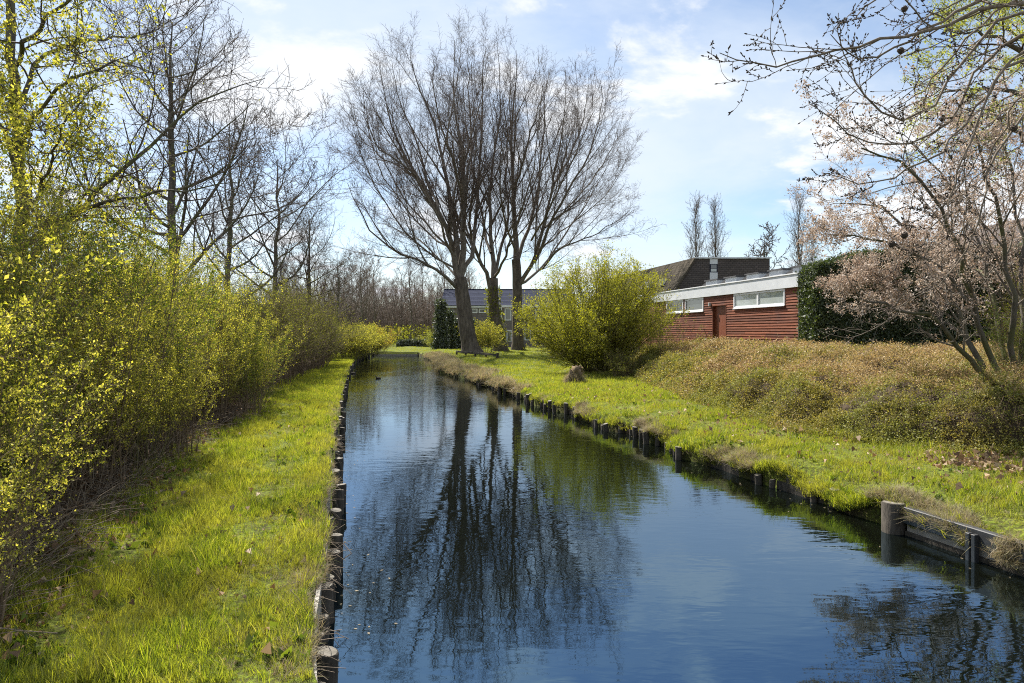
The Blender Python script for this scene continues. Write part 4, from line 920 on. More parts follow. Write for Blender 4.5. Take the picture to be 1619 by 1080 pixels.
# lombardy poplars behind the shed
c0, _ = bare_tree('columnar_poplar', 22, .55, .30, 50, 8, 6, 0, ang=24, up=.07, low=.08, rmin=.018, lf=.66, fall=.66, wander=.035, trunk_mat='limb', twig='ptwig')
put(c0, 1101, 108, 'narrow bare columnar poplar above the grey house, left of the pair', 0, group='bare columnar poplars', s=.98)
put(copy_tree(c0), 1131, 110, 'narrow bare columnar poplar above the grey house, right of the pair', 2.1, .985, group='bare columnar poplars')
put(copy_tree(c0), 1088, 128, 'small slim columnar poplar at the left foot of the pair', 1.1, .62, group='bare columnar poplars')
put(copy_tree(c0), 1262, 104, 'single bare columnar poplar beside the blossom tree', 4.1, .98, group='bare columnar poplars')
put(copy_tree(c0), 1285, 112, 'lower columnar poplar partly behind the blossom', 5.0, .8, group='bare columnar poplars')
o, bb = bare_tree('small_bare_tree', 9.5, 1.0, .2, 12, 8, 7, 0, ang=50, up=.05, wander=.2, rmin=.025)
put(o, 1209, 62, 'small rounded bare tree between the grey house and columnar poplar', .3, 1.08)

# ------------------------------------------------------------------ shrubs
def shrub(name, h, spread, nst, leafn, leafsize, leafmat, stemmat, n1=8, n2=5, base=.35, fan=18, cl=2, sr=.012, up=.08, t1=.2, core=0, rmin=.0022):
    a = rng.random(nst)*6.283; r = base*np.sqrt(rng.random(nst)); m = 9; P = np.zeros((nst, m, 3)); P[:, 0] = np.column_stack([r*np.cos(a), r*np.sin(a), np.full(nst, -.05)])
    tilt = np.radians(fan*np.abs(rng.standard_normal(nst)))*spread; a2 = a+.7*rng.standard_normal(nst)
    d = np.column_stack([np.sin(tilt)*np.cos(a2), np.sin(tilt)*np.sin(a2), np.cos(tilt)]); hh = h*(.55+.5*rng.random(nst)); q = P[:, 0].copy()
    for j in range(1, m):
        d = unit(d+.06*rng.standard_normal(d.shape)); q = q+d*(hh/(m-1))[:, None]; P[:, j] = q
    Rr = (sr*(.5+1.3*rng.random(nst)**3))[:, None]*np.linspace(1, .25, m)[None]
    b1 = spawn(P, Rr, hh, n1, t1, .97, 38, 10, .34, .25, .45, .6, 6, .1, up, rmin*1.5, .4, lmin=.25)
    b2 = spawn(*b1, n2, .15, 1, 45, 12, .45, .25, .3, .6, 4, .12, up*.6, rmin, .5, lmin=.1)
    t = empty(name)
    st = link('stems', tube_mesh('stems', [(P, Rr, 5), (b1[0], b1[1], 3), (b2[0], b2[1], 3)]), M[stemmat], t); st['kind'] = 'stuff'
    lp, ld = on_branches(b2[0], leafn, .1, .012); lp2, ld2 = on_branches(b1[0], leafn//3, .3, .012)
    kk = rng.random(len(lp)) < np.clip((lp[:, 2]/h-.04)/.4, .12, 1); lp, ld = lp[kk], ld[kk]; kk = rng.random(len(lp2)) < np.clip((lp2[:, 2]/h-.04)/.4, .12, 1); lp2, ld2 = lp2[kk], ld2[kk]
    lf = link('leaves', leaf_mesh('leaves', np.vstack([lp, lp2]), leafsize, np.vstack([ld, ld2]), cluster=cl, spread=leafsize*.8), M[leafmat], t); lf['kind'] = 'stuff'
    return t
def setp(o, x, y, rz, s, lab, group, cat='shrub', sz=None):
    o.location = (x, y, float(Zg(x, y))-.03); o.rotation_euler = (0, 0, rz); o.scale = (s, s, sz or s); tag(o, lab, cat, group); return o
ORD = 'nearest second third fourth fifth sixth seventh eighth ninth tenth eleventh twelfth thirteenth fourteenth fifteenth sixteenth seventeenth eighteenth nineteenth twentieth twenty-first twenty-second twenty-third twenty-fourth twenty-fifth twenty-sixth'.split()
def thicket():
    nfront = [0]
    near = [shrub('budding_shrub', 3.6, 1., 32, 3600, .031, 'yleaf', 'stem', 7, 5, .5, 9, cl=5) for _ in range(2)]
    near += [shrub('budding_shrub', 3.9, 1., 30, 3000, .032, 'gleaf', 'stem', 7, 5, .5, 9, cl=5)]
    near += [shrub('budding_shrub', 3.5, 1.05, 28, 3600, .033, 'yleaf', 'gstem', 7, 5, .45, 11, cl=5)]
    oliv = [shrub('olive_shrub', 3.8, 1.15, 30, 4200, .036, 'oleaf', 'stem', 9, 5, .5, 16, rmin=.004) for _ in range(2)]
    G = 'budding shrubs in the left thicket'
    y = 4.6; i = 0; used = set()
    def pick(lst, j):
        s_ = lst[j % len(lst)]
        if s_.name not in used: used.add(s_.name); return s_
        return copy_tree(s_)
    while y < 24:
        step = .72+.02*y
        for row, (off, lst) in enumerate(((.62, near), (1.45, near), (2.6, near), (4.2, near), (6.2, near))):
            if row > 2 and i % 2: continue
            if row == 4 and y < 9: continue
            jx = .25*math.sin(i*3.1+row); x = float(Xs(y))-off-jx-(.35*math.sin(y*.9+1) if row < 2 else 0); yy = y+.3*math.sin(i*1.7+row*2)
            gap = row == 0 and (math.sin(i*2.3) > .72)
            if gap: continue
            s_ = (.84+.24*math.sin(i*2.7+row*1.3))*(.74 if row == 0 else .95 if row == 1 else 1.15 if row == 2 else 1.3)
            src = pick(near, i+row*2+(row > 0)*1)
            if row == 0: lab = 'front row budding shrub at the left lawn edge, %s counted from the lower left corner' % ORD[nfront[0]]; nfront[0] += 1
            elif row < 3: lab = 'yellow green budding shrub inside the left thicket'
            else: lab = 'tall budding shrub at the back of the left thicket'
            setp(src, x, yy, i*1.9+row, s_, lab, G+(' front row' if row == 0 else ' middle' if row < 3 else ' back'))
        y += step; i += 1
    y = 24.5; i = 0
    while y < 46:
        for row, off in enumerate((.5, 2.2, 4.5)):
            x = float(Xs(y))-off; setp(pick(oliv, i+row), x, y+.5*math.sin(i+row), i*2.1+row, (.95+.12*math.sin(i*1.9+row)), 'dull olive shrub in the shaded stretch of the left bank', 'olive shrubs on the left bank')
        y += 1.7; i += 1
    # rounded hedge shrubs farther on
    cl = shrub('clipped_shrub', 3.0, .55, 60, 9000, .06, 'gleaf', 'gstem', 9, 4, .8, 12, rmin=.006); setp(cl, -13.6, 49, 0, .95, 'dense upright green shrub between olive shrubs and round hedge', None)
    rd = shrub('rounded_shrub', 2.5, 1.2, 70, 9000, .06, 'yleaf', 'gstem', 9, 4, 1.1, 20, rmin=.006)
    for j, (px, Y, s) in enumerate(((546, 53, 1.05), (556, 56, 1.08), (567, 59, 1.0), (578, 62, 1.05), (588, 64, 1.0), (598, 67, 1.0))):
        o = rd if j == 0 else copy_tree(rd)
        if j == 5:
            for c in o.children:
                if c.name.startswith('leaves'):
                    c.data = c.data.copy(); c.data.materials.clear(); c.data.materials.append(M['orange'])
        put(o, px-6, Y, 'rounded yellow green hedge shrub in the row along the far left bank' if j < 5 else 'orange tinted rounded shrub ending the far left hedge row', j*1.3, s, group='rounded hedge shrubs' if j < 5 else None, cat='shrub')
    return near, oliv, rd
near, oliv, rd = thicket()

def leaf_tree_left():
    """big limbs reaching in from the left, young yellow leaves"""
    Yb = 13.; O = W(28, 525, Yb); O[2] = float(Zg(O[0], Yb)); w = lambda a, b, dy=0: W(a, b, Yb+dy)-O
    t = empty('leafing_tree', tuple(O)); tag(t, 'large leafing tree at the left edge with long limbs and yellow leaves', 'tree')
    tr = poly([(0, 0, 0), w(30, 420), w(34, 300, .2), w(26, 180), w(18, 60), w(10, -120), w(20, -300)], 20, .19, .07, .02)
    link('trunk', tube_mesh('trunk', [(tr[0], tr[1]*.72, 12)]), M['grey'], t)
    limbs = [([w(32, 440), w(70, 380, .2), w(130, 325, .5), (w(200, 262, .9)), w(262, 205, 1.2), w(330, 155, 1.3), w(420, 125, 1.4)], .10),
             ([w(32, 400), w(80, 350, -.6), w(140, 330, -1), w(220, 310, -1.2), w(290, 300, -1.3), w(380, 290, -1.4)], .07),
             ([w(30, 330), w(90, 345, .8), w(160, 345, 1.2), w(240, 345, 1.5), w(330, 350, 1.6)], .05),
             ([w(26, 180), w(70, 90, .5), w(150, 60, 1), w(230, 52, 1.4), w(310, 10, 2)], .06),
             ([w(20, 110), w(60, 40, -1), w(130, -20, -1.6), w(220, -60, -2)], .06),
             ([w(28, 260), w(-10, 180, -.6), w(-60, 110, -1)], .06),
             ([w(28, 230), w(70, 160, -1.2), w(120, 120, -2), w(190, 100, -2.6), w(250, 120, -3)], .05),
             ([w(30, 380), w(60, 300, -1.5), w(90, 240, -2.5), w(110, 180, -3.5)], .05),
             ([w(10, -60), w(80, -120, .3), w(180, -160, .8), w(280, -170, 1.)], .06)]
    LP, LR, LL = [], [], []
    for pts, r in limbs:
        P, Rr, l = poly(pts, 16, r*.78, .006, .03); LP.append(P); LR.append(Rr); LL.append(l); link('limb', tube_mesh('limb', [(P, Rr, 8)]), M['grey'], t)
    LP, LR, LL = map(np.concatenate, (LP, LR, LL))
    b1 = spawn(LP, LR, LL, 13, .12, .98, 48, 12, .34, .25, .3, .5, 8, .14, .04, .008, .3, lmin=.7)
    b2 = spawn(*b1, 8, .12, 1., 46, 14, .42, .25, .3, .5, 6, .17, .02, .006, .4, lmin=.3)
    b3 = spawn(*b2, 5, .15, 1., 46, 14, .5, .25, .3, .6, 4, .17, .02, .004, .5, lmin=.15)
    tw = link('twigs', tube_mesh('twigs', [(b1[0], b1[1], 5), (b2[0], b2[1], 3), (b3[0], b3[1], 3)]), M['twig'], t); tw['kind'] = 'stuff'
    p, d = on_branches(b3[0], 30000, .1, .01); k = (p[:, 0]+O[0]) < (135+75*rng.standard_normal(len(p))-809.5)/F*(p[:, 1]+O[1]); p, d = p[k], d[k]
    lf = link('leaves', leaf_mesh('leaves', p, .050, d, cluster=2, spread=.03), M['yleaf'], t); lf['kind'] = 'stuff'
leaf_tree_left()

def willow():
    Yb = 33.; O = W(940, 584, Yb); O[2] = float(Zg(O[0], Yb))-.05; nst = 76; H = 5.9
    t = empty('willow_shrub', tuple(O)); tag(t, 'large yellow green multi stemmed shrub in front of the red shed', 'shrub')
    m = 10; a = rng.random(nst)*6.283; P = np.zeros((nst, m, 3)); rr = .5*np.sqrt(rng.random(nst)); P[:, 0] = np.column_stack([rr*np.cos(a), rr*np.sin(a), np.zeros(nst)])
    tilt = np.radians(5+50*rng.random(nst)**.8); d = np.column_stack([np.sin(tilt)*np.cos(a), np.sin(tilt)*np.sin(a), np.cos(tilt)]); hh = (H*(.84+.13*rng.random(nst)))*np.where(tilt > .6, .82, .95); q = P[:, 0].copy()
    for j in range(1, m):
        d = d+.05*rng.standard_normal(d.shape); d[:, 2] += .02; d = unit(d); q = q+d*(hh/(m-1))[:, None]; P[:, j] = q
    Rr = (.036*(.6+.8*rng.random(nst)))[:, None]*np.linspace(1, .22, m)[None]
    b1 = spawn(P, Rr, hh, 16, .12, .97, 36, 10, .28, .25, .4, .55, 7, .09, .07, .007, .4, lmin=.5)
    b2 = spawn(*b1, 6, .15, 1, 42, 12, .42, .25, .3, .6, 4, .12, .05, .005, .5, lmin=.25)
    s = link('stems', tube_mesh('stems', [(P, Rr, 6), (b1[0], b1[1], 3), (b2[0], b2[1], 3)]), M['gstem'], t); s['kind'] = 'stuff'
    p, dd = on_branches(b2[0], 56000, .1, .05); p2, d2 = on_branches(b1[0], 6000, .2, .02)
    lf = link('leaves', leaf_mesh('leaves', np.vstack([p, p2]), .062, np.vstack([dd, d2]), cluster=2, spread=.04), M['wleaf'], t); lf['kind'] = 'stuff'
willow()
# small shrubs near the willow and poplars
def small_shrubs():
    q = shrub('low_dark_shrub', 1.5, 1.5, 50, 4200, .045, 'oleaf', 'stem', 8, 4, .5, 28, rmin=.004)
    setp(q, *(W(985, 560, 30)[:2]), 0, .85, 'low dull green shrub at the right foot of the willow', None)
    o = copy_tree(q); setp(o, *(W(1060, 560, 33)[:2]), 1, .7, 'low dark shrub against the left end of the red shed', None)
    o = copy_tree(oliv[0]); setp(o, *(W(1032, 560, 36)[:2]), 1.6, .95, 'upright brownish shrub between the willow and the red shed', None)
    y = shrub('yellow_bush', 3.2, 1.3, 50, 7000, .07, 'yleaf', 'gstem', 8, 4, .7, 22, rmin=.008)
    put(y, 768, 65, 'bright yellow green bush at the foot of the middle poplar', 0, 1.0, cat='shrub')
    put(copy_tree(y), 866, 70, 'yellow green bush in front of the far brick house, beside the willow', 2, 1.15, cat='shrub')
    put(copy_tree(y), 880, 52, 'low tan green bush at the left foot of the willow', 3, .5, cat='shrub')
    put(copy_tree(y), 905, 50, 'low tan green bush hugging the willow stems', 4, .45, cat='shrub')
    # ivy clad trunks and evergreen
    for (px, Y, h, r, lab) in ((697, 80, 5.6, .55, 'dark ivy clad trunk left of the big poplar'), (711, 82, 4.4, .3, 'thin ivy clad stump beside the dark evergreen hedge')):
        X = (px-809.5)*Y/F; t = empty('ivy_clad_tree', (X, Y, float(Zg(X, Y)))); tag(t, lab, 'tree')
        P, Rr, _ = poly([(0, 0, 0), (.1, 0, h*.5), (0, 0, h)], 8, r*.6, .12); link('trunk', tube_mesh('trunk', [(P, Rr, 9)]), M['bark'], t)
        n = 900; z = rng.random(n)*h; a = rng.random(n)*6.28; rr = (r*(1.25-.8*z/h)+.12*rng.standard_normal(n)); p = np.column_stack([rr*np.cos(a), rr*np.sin(a), z])
        s = scatter('ivy', p, rng.random((n, 3))*6.28, 1.2+.6*rng.random(n), ivy_s, 4, t)
    o = copy_tree(y); put(o, 689, 82, 'pale bush at the left foot of the ivy clad trunk', 2.2, .75, cat='shrub')
    for c in o.children:
        if c.name.startswith('leaves'): c.data = c.data.copy(); c.data.materials.clear(); c.data.materials.append(M['pale'])
small_shrubs()
hedge(*(sorted(((713-809.5)*86/F, (748-809.5)*86/F))), 86, 88, ([-20, 20], [3.7, 3.7]), 'dark evergreen hedge block behind the biggest poplar', ivy_s, 4, 2600, 1.6)
hedge((631-809.5)*97/F, (683-809.5)*97/F, 97, 98.2, ([-40, 20], [1.05, 1.05]), 'low clipped hedge on the far lawn', ivy_s, 4, 2600, 1.2, name='low_hedge')

# ------------------------------------------------------------------ blossom tree at right
def blossom_tree():
    Yb = 12.8; O = W(1588, 665, Yb); O[2] = float(Zg(O[0], Yb))-.05; w = lambda a, b, dy=0: W(a, b, Yb+dy)-O
    t = empty('blossom_tree', tuple(O)); tag(t, 'multi stemmed tree with pale pink blossom on the right slope', 'tree')
    L_ = [([w(1588, 665), w(1555, 605, -.2), w(1515, 545, -.4), w(1470, 500, -.6), w(1410, 485, -.8), w(1350, 470, -1)], .060),
          ([w(1590, 662), w(1565, 600, .2), w(1530, 530, .5), (w(1495, 450, .8)), w(1450, 380, 1), w(1400, 330, 1.2), w(1330, 320, 1.4)], .065),
          ([w(1592, 660), w(1575, 590, -.4), w(1545, 500, -.7), w(1520, 420, -1), w(1490, 340, -1.2), w(1430, 260, -1.5), w(1360, 240, -1.6)], .060),
          ([w(1596, 655), w(1590, 560, .6), w(1570, 460, 1.1), w(1540, 370, 1.5), w(1500, 290, 2), w(1440, 220, 2.2)], .055),
          ([w(1600, 650), w(1602, 560, -.5), w(1598, 460, -.8), w(1580, 360, -1), w(1560, 270, -1.2), w(1530, 190, -1.4)], .060),
          ([w(1604, 650), w(1612, 560, .3), w(1616, 460, .6), w(1610, 350, 1), w(1590, 250, 1.2), w(1580, 170, 1.4)], .055),
          ([w(1606, 652), w(1630, 570, .5), w(1650, 470, 1), w(1660, 360, 1.2), w(1650, 250, 1.4)], .055),
          ([w(1606, 652), w(1640, 560, -.6), w(1690, 460, -1), w(1720, 360, -1.4), w(1740, 260, -1.6)], .05),
          ([w(1545, 500, -.6), w(1500, 440, -.5), w(1440, 400, -.3), w(1380, 380, -.2), w(1310, 370, 0)], .032),
          ([w(1530, 530, .5), w(1480, 500, 1), w(1430, 460, 1.6), w(1380, 430, 2)], .028),
          ([w(1495, 450, .8), w(1440, 440, 1.4), w(1380, 450, 1.8), w(1330, 440, 2)], .028),
          ([w(1570, 460, 1.), w(1540, 420, 2.5), w(1500, 400, 3.4), w(1450, 390, 4)], .030)]
    LP, LR, LL = [], [], []
    for pts, r in L_:
        P, Rr, l = poly(pts, 14, r, .012, .035); LP.append(P); LR.append(Rr); LL.append(l); link('stem', tube_mesh('stem', [(P, Rr, 8)]), M['grey'], t)
    LP, LR, LL = map(np.concatenate, (LP, LR, LL))
    b1 = spawn(LP, LR, LL, 12, .3, .98, 44, 12, .30, .25, .3, .5, 7, .13, .05, .005, .35, lmin=.4)
    b2 = spawn(*b1, 7, .12, 1., 44, 13, .42, .25, .3, .55, 5, .14, .05, .004, .4, lmin=.2)
    b3 = spawn(*b2, 5, .15, 1., 44, 13, .5, .25, .3, .6, 3, .14, .04, .003, .5, lmin=.14)
    tw = link('twigs', tube_mesh('twigs', [(b1[0], b1[1], 5), (b2[0], b2[1], 3), (b3[0], b3[1], 3)]), M['limb'], t); tw['kind'] = 'stuff'
    p, d = on_branches(b3[0], 13500, .15, .02); zz = p[:, 2]; k = rng.random(len(p)) < np.clip((zz-1.35)/.7, .04, 1); p, d = p[k], d[k]
    lf = link('blossom', leaf_mesh('blossom', p, .028, d, cluster=8, spread=.030, wid=.75), M['bloom'], t); lf['kind'] = 'stuff'
    # undergrowth stems at its foot
    o = copy_tree(near[2]); setp(o, O[0]+.35, Yb+.25, 0, .42, 'small leafy shoots at the foot of the blossom tree', None)
    o = copy_tree(oliv[1]); setp(o, O[0]+1.3, Yb+.6, 1, .5, 'brown twiggy undergrowth right of the blossom tree stems', None)
    o = copy_tree(oliv[1]); setp(o, O[0]+2.2, Yb+1.8, 2, .7, 'taller twiggy undergrowth at the right edge behind the blossom tree', None)
    o = copy_tree(near[2]); setp(o, O[0]-.9, Yb-.9, 2.5, .30, 'low green leafy shrub in front of the blossom tree', None)
blossom_tree()

def overhang():
    """bare budding branches from a tree standing just outside on the right bank"""
    Yb = 8.0; X0 = 8.6; O = np.array([X0, Yb, float(Zg(X0, Yb))]); w = lambda a, b, dy=0: W(a, b, Yb+dy)-O
    t = empty('budding_tree', tuple(O)); tag(t, 'bare budding tree reaching long drooping branches in from the top right', 'tree')
    tr = poly([(0, 0, 0), (-.1, .1, 1.8), (-.2, 0, 3.6), (-.5, -.1, 6.5)], 14, .2, .09, .02); link('trunk', tube_mesh('trunk', [(tr[0], tr[1], 12)]), M['grey'], t)
    s1 = [-.15, .05, 2.6]; s2 = [-.2, 0, 3.4]; s3 = [-.35, -.05, 4.6]; s4 = [-.45, -.1, 5.6]
    L_ = [([s2, w(1700, 60, -.3), w(1610, 5, -.5), w(1500, 40, -.6), w(1400, 62, -.7), w(1300, 86, -.8), w(1215, 100, -.8), w(1140, 84, -.9)], .045, 1),
          ([s2, w(1720, 80, .3), w(1619, 25, .4), w(1550, 60, .5), w(1490, 150, .4), w(1430, 190, .3), w(1365, 150, .2), w(1335, 95, .1), w(1322, 18, 0)], .040, 1),
          ([s2, w(1700, 90, .5), w(1600, 60, .6), w(1540, 120, .7), w(1500, 190, .6), w(1420, 232, .5), w(1340, 205, .5), w(1280, 158, .5)], .04, 1),
          ([s1, w(1710, 150, .2), w(1610, 95, .2), w(1560, 150, .2), w(1510, 220, .1), w(1450, 262, 0), w(1380, 290, 0), w(1300, 275, 0)], .04, 1),
          ([s3, w(1700, -30, -.2), w(1600, -20, -.3), w(1500, 25, -.4), w(1420, 75, -.5), w(1360, 90, -.5), w(1310, 60, -.5)], .04, 1),
          ([s1, w(1720, 190, -.6), w(1640, 160, -.8), w(1590, 220, -.9), w(1560, 300, -1), w(1545, 360, -1), w(1500, 430, -1), w(1400, 500, -1)], .028, 1),
          ([s2, w(1700, 110, -.7), w(1610, 90, -.9), w(1550, 180, -1), w(1520, 260, -1.1), w(1500, 330, -1.1), w(1460, 380, -1.1)], .03, 1),
          ([s3, w(1710, 10, .6), w(1619, 0, .8), w(1560, 30, .9), w(1500, 100, 1), w(1450, 150, 1), w(1410, 170, 1)], .035, 1),
          ([s1, w(1740, 180, .8), w(1660, 130, .9), w(1600, 170, 1), w(1570, 240, 1.1), w(1530, 300, 1.2), w(1480, 330, 1.2)], .03, 1),
          ([s4, w(1700, -160, 0), w(1600, -120, 0), w(1480, -60, 0), w(1380, 0, 0), w(1330, 45, 0)], .04, 1),
          ([s3, w(1690, -60, 1), w(1600, -40, 1.4), w(1520, 0, 1.6), w(1440, 40, 1.8), w(1390, 90, 1.8)], .035, 1),
          ([s4, (.6, -.6, 6.5), (1.5, -1.4, 7.2), (2.8, -2., 7.4)], .06, 0), ([s3, (.8, .8, 5.6), (2., 1.6, 6.4), (3, 2, 6.8)], .06, 0)]
    LP, LR, LL = [], [], []
    for pts, r, _ in L_:
        P, Rr, l = poly(pts, 20, r*.62, .004, .022, .9); LP.append(P); LR.append(Rr); LL.append(l); link('branch', tube_mesh('branch', [(P, Rr, 8)]), M['btwig'], t)
    LP, LR, LL = map(np.concatenate, (LP, LR, LL))
    b1 = spawn(LP, LR, LL, 11, .25, .98, 38, 12, .26, .3, .85, .5, 9, .15, -.01, .0045, .4, lmin=.16, droop=-.06)
    b2 = spawn(*b1, 4, .2, .97, 46, 12, .40, .3, .3, .6, 6, .18, .03, .0035, .5, lmin=.12)
    tw = link('twigs', tube_mesh('twigs', [(b1[0], b1[1], 6), (b2[0], b2[1], 5)]), M['btwig'], t); tw['kind'] = 'stuff'
    # buds: little pointed ellipsoids along the twigs
    gr = []
    for src, n, s in ((b1[0], 1500, .028), (b2[0], 2600, .024)):
        p, d = on_branches(src, n, .2, .0); dd = unit(d*.7+.6*rng.standard_normal(d.shape)); Lb = (s*(.7+.7*rng.random(n)))[:, None]
        P = np.stack([p, p+dd*Lb*.35, p+dd*Lb*.8, p+dd*Lb*1.25], 1); Rr = np.stack([np.full(n, .002), np.full(n, .0065), np.full(n, .006), np.full(n, .0008)], 1); gr.append((P, Rr, 5))
    e = np.concatenate([b1[0][:, -1], b2[0][:, -1]]); dd = unit(np.concatenate([b1[0][:, -1]-b1[0][:, -2], b2[0][:, -1]-b2[0][:, -2]])); n = len(e)
    P = np.stack([e, e+dd*.012, e+dd*.026, e+dd*.04], 1); Rr = np.tile([.003, .008, .007, .001], (n, 1)); gr.append((P, Rr, 5))
    bd = link('buds', tube_mesh('buds', gr), M['twig'], t); bd['kind'] = 'stuff'
    # dry round seed heads
    import bmesh
    me = bpy.data.meshes.new('seed_ball'); bm = bmesh.new(); bmesh.ops.create_icosphere(bm, subdivisions=3, radius=.032)
    for v in bm.verts: v.co *= 1+.14*rng.normal()
    bm.to_mesh(me); bm.free()
    for q in (w(1424, 80, -.6), w(1410, 386, -.9), w(1430, 372, -.9), w(1490, 188, .4), w(1430, 14, -.3), w(1603, 203, -.9)): link('seed_ball', me, M['twig'], t, tuple(q))
overhang()
def pale_tree():
    Yb = 21.; O = W(1700, 525, Yb); O[2] = float(Zg(O[0], Yb)); w = lambda a, b, dy=0: W(a, b, Yb+dy)-O
    t = empty('pale_leaf_tree', tuple(O)); tag(t, 'tree with pale green young leaves behind the budding branches at top right', 'tree')
    tr = poly([(0, 0, 0), w(1695, 350), w(1690, 150), w(1680, -60), w(1680, -300)], 14, .28, .08, .03); link('trunk', tube_mesh('trunk', [(tr[0], tr[1], 10)]), M['grey'], t)
    L_ = [([w(1695, 240), w(1640, 165), w(1590, 145, .5), w(1520, 140, 1), w(1480, 150, 1.4)], .11), ([w(1692, 180), w(1630, 90, -1), w(1570, 60, -1.6), w(1510, 50, -2)], .1), ([w(1690, 90), w(1640, 10), w(1570, -30, .6), w(1500, -40, 1)], .1),
          ([w(1692, 250), w(1640, 230, -1), w(1590, 210, -2), w(1540, 200, -2.4)], .07), ([w(1690, 40), w(1620, -60, 1.4), w(1540, -110, 2)], .1), ([w(1690, 120), w(1650, 80, 2), w(1600, 50, 3), w(1540, 20, 4)], .08)]
    LP, LR, LL = [], [], []
    for pts, r in L_:
        P, Rr, l = poly(pts, 12, r, .02, .05); LP.append(P); LR.append(Rr); LL.append(l); link('limb', tube_mesh('limb', [(P, Rr, 8)]), M['grey'], t)
    LP, LR, LL = map(np.concatenate, (LP, LR, LL))
    b1 = spawn(LP, LR, LL, 10, .2, .98, 46, 12, .36, .25, .3, .5, 6, .14, .02, .01, .35, lmin=.6); b2 = spawn(*b1, 7, .15, 1., 46, 13, .42, .25, .3, .55, 5, .16, .02, .008, .4, lmin=.3)
    tw = link('twigs', tube_mesh('twigs', [(b1[0], b1[1], 5), (b2[0], b2[1], 3)]), M['twig'], t); tw['kind'] = 'stuff'
    p, d = on_branches(b2[0], 12000, .2, .05); lf = link('leaves', leaf_mesh('leaves', p, .06, d, cluster=3, spread=.05), M['pale'], t); lf['kind'] = 'stuff'
pale_tree()

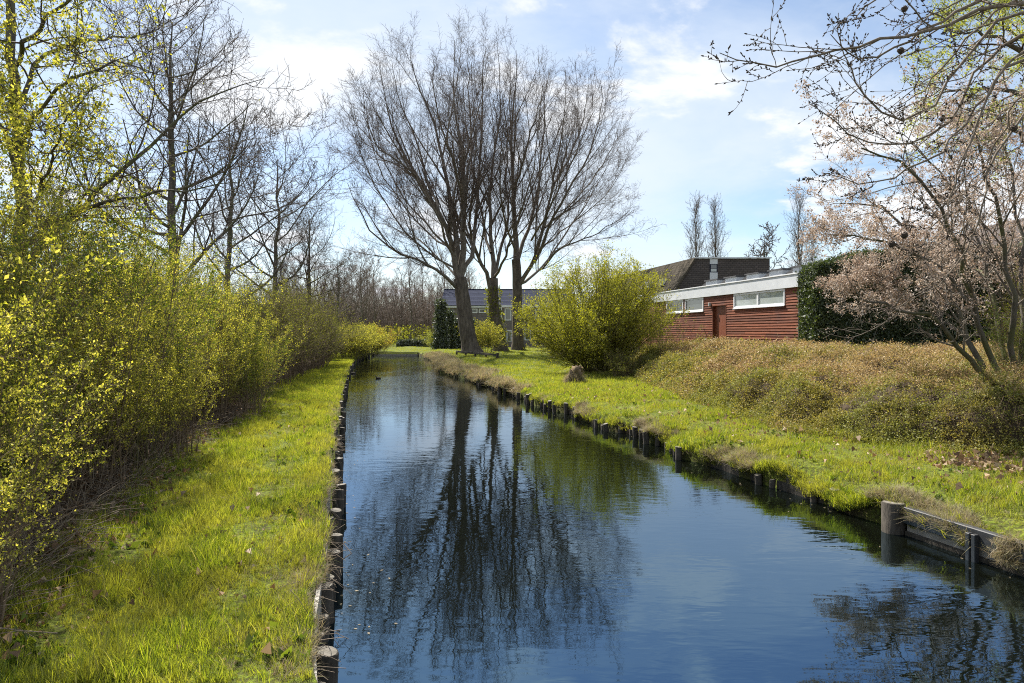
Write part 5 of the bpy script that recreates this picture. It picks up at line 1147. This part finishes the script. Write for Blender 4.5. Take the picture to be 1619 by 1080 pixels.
# ------------------------------------------------------------------ small things
def small_things():
    # low rail beside the big poplar
    a = W(722, 564, 58); b = W(786, 573, 49); d = b-a; L_ = float(np.hypot(d[0], d[1])); ang = math.atan2(d[1], d[0])
    gz = float(Zg(a[0], a[1])); t = empty('low_rail', (a[0], a[1], gz), ang); tag(t, 'low dark wooden rail on short posts beside the biggest poplar', 'rail')
    MB().box((0, -.06, .20), (L_, .06, .36)).build('rail', M['wood'], t, bevel=.01)
    for k in range(5): MB().box((k*L_/4-.08, -.065, -.2), (k*L_/4+.08, .065, .199)).build('post', M['wood'], t)
    MB().box((L_+.01, -.07, -.2), (L_+.17, .07, .42)).build('end_post', M['wood'], t)
    # pale end board of the canal
    MB().box((float(Xl(END)), END-.08, -.2), (float(Xr(END)), END-.01, .16)).build('end_board', M['concrete'])
    o = bpy.data.objects['end_board']; tag(o, 'pale board edging the far end of the canal', 'bank edging')
    # rotting stump
    p = W(905, 622, 26.); x, y = p[0], 26.; t = empty('tree_stump', (x, y, float(Zg(x, y)))); tag(t, 'broken rotting stump covered in dry grass on the right bank', 'stump')
    P = np.zeros((1, 9, 3)); P[0, :, 2] = [-.1, 0, .12, .25, .36, .44, .5, .53, .54]; P[0, :, 0] = [0, 0, .03, .08, .14, .2, .25, .28, .29]; Rr = np.array([[.34, .30, .22, .25, .18, .20, .13, .09, .01]])
    V, Fq = tube_geo([(P, Rr, 14)]); V += .06*rng.standard_normal(V.shape); link('stump_wood', mesh_np('stump_wood', V, [Fq], False), M['stem'], t)
    n = 220; a = rng.random(n)*6.28; r = .45*rng.random(n); q = np.column_stack([.1+r*np.cos(a), r*np.sin(a), .5-1.1*r]); scatter('dry_grass', q, rot_up(n, .6), .8+.6*rng.random(n), straw_tufts, 4, t)
    # ducks
    def duck():
        t = empty('duck')
        P, Rr, _ = poly([(-.20, 0, .10), (-.12, 0, .06), (0, 0, .05), (.12, 0, .07), (.18, 0, .10)], 10, .02, .02); Rr = np.array([[.008, .04, .075, .09, .095, .095, .085, .07, .045, .01]])
        link('body', tube_mesh('body', [(P, Rr, 10)]), M['wood'], t)
        P, _, _ = poly([(.12, 0, .08), (.16, 0, .15), (.17, 0, .20), (.21, 0, .225), (.27, 0, .215)], 9, .03, .02); link('head', tube_mesh('head', [(P, np.array([[.045, .038, .032, .03, .036, .038, .03, .014, .006]]), 9)]), M['black'], t)
        return t
    d0 = duck(); p = W(598, 597, wy(599)); d0.location = (p[0], p[1], -.015); d0.rotation_euler = (0, 0, 2.8); d0.scale = (.8,)*3; tag(d0, 'dark duck swimming in the middle of the rippled far water', 'duck', 'ducks on the canal')
    d1 = copy_tree(d0); p = W(559, 590, wy(591)); d1.location = (p[0], p[1], -.015); d1.rotation_euler = (0, 0, .4); tag(d1, 'small duck swimming close to the left bank', 'duck', 'ducks on the canal')
    # dead twigs leaning from the left bank into the water
    t = empty('fallen_twig', (float(Xl(7.6)), 7.6, .3)); tag(t, 'thin broken twig sticking out over the water from the left bank', 'twig')
    P, Rr, _ = poly([(-.1, 0, 0), (.25, -.25, -.05), (.42, -.45, -.12)], 6, .006, .003); P2, R2, _ = poly([(.42, -.45, -.12), (.25, -.6, -.2), (.05, -.75, -.27)], 6, .005, .003)
    link('stalk', tube_mesh('stalk', [(P, Rr, 5), (P2, R2, 5)]), M['stem'], t)
    # tangles of dead stems at the thicket foot and along the left posts
    n = 900; y = logY(n, 4.3, 24); x = Xs(y)-.15-.5*rng.random(n); z = Zg(x, y)+.02; P = np.zeros((n, 4, 3)); d = unit(np.column_stack([rng.standard_normal(n)+.3, rng.standard_normal(n), .2+.6*np.abs(rng.standard_normal(n))])); q = np.column_stack([x, y, z]); Ls = .25+.5*rng.random(n)
    for j in range(4): P[:, j] = q; q = q+d*Ls[:, None]/3; d = unit(d+.25*rng.standard_normal(d.shape)-np.array([0, 0, .15]))
    y2 = logY(260, 4.2, 14); x2 = Xl(y2)+.04*rng.random(260)-.08; q = np.column_stack([x2, y2, .36+.05*rng.random(260)]); P2 = np.zeros((260, 4, 3)); d = unit(np.column_stack([.3+rng.standard_normal(260)*.6, rng.standard_normal(260), .3*rng.standard_normal(260)]))
    for j in range(4): P2[:, j] = q; q = q+d*.1*(.5+rng.random((260, 1))); d = unit(d+.3*rng.standard_normal(d.shape)-np.array([0, 0, .3]))
    o = link('dead_stems', tube_mesh('dead_stems', [(P, np.full((n, 4), .003), 3)]), M['btwig']); tag(o, 'tangle of dead stems along the foot of the left thicket', 'dead stems', kind='stuff')
    o = link('dead_stems', tube_mesh('dead_stems', [(P2, np.full((260, 4), .0025), 3)]), M['btwig']); tag(o, 'thin dry stalks tangled over the left bank posts', 'dead stems', kind='stuff')
small_things()
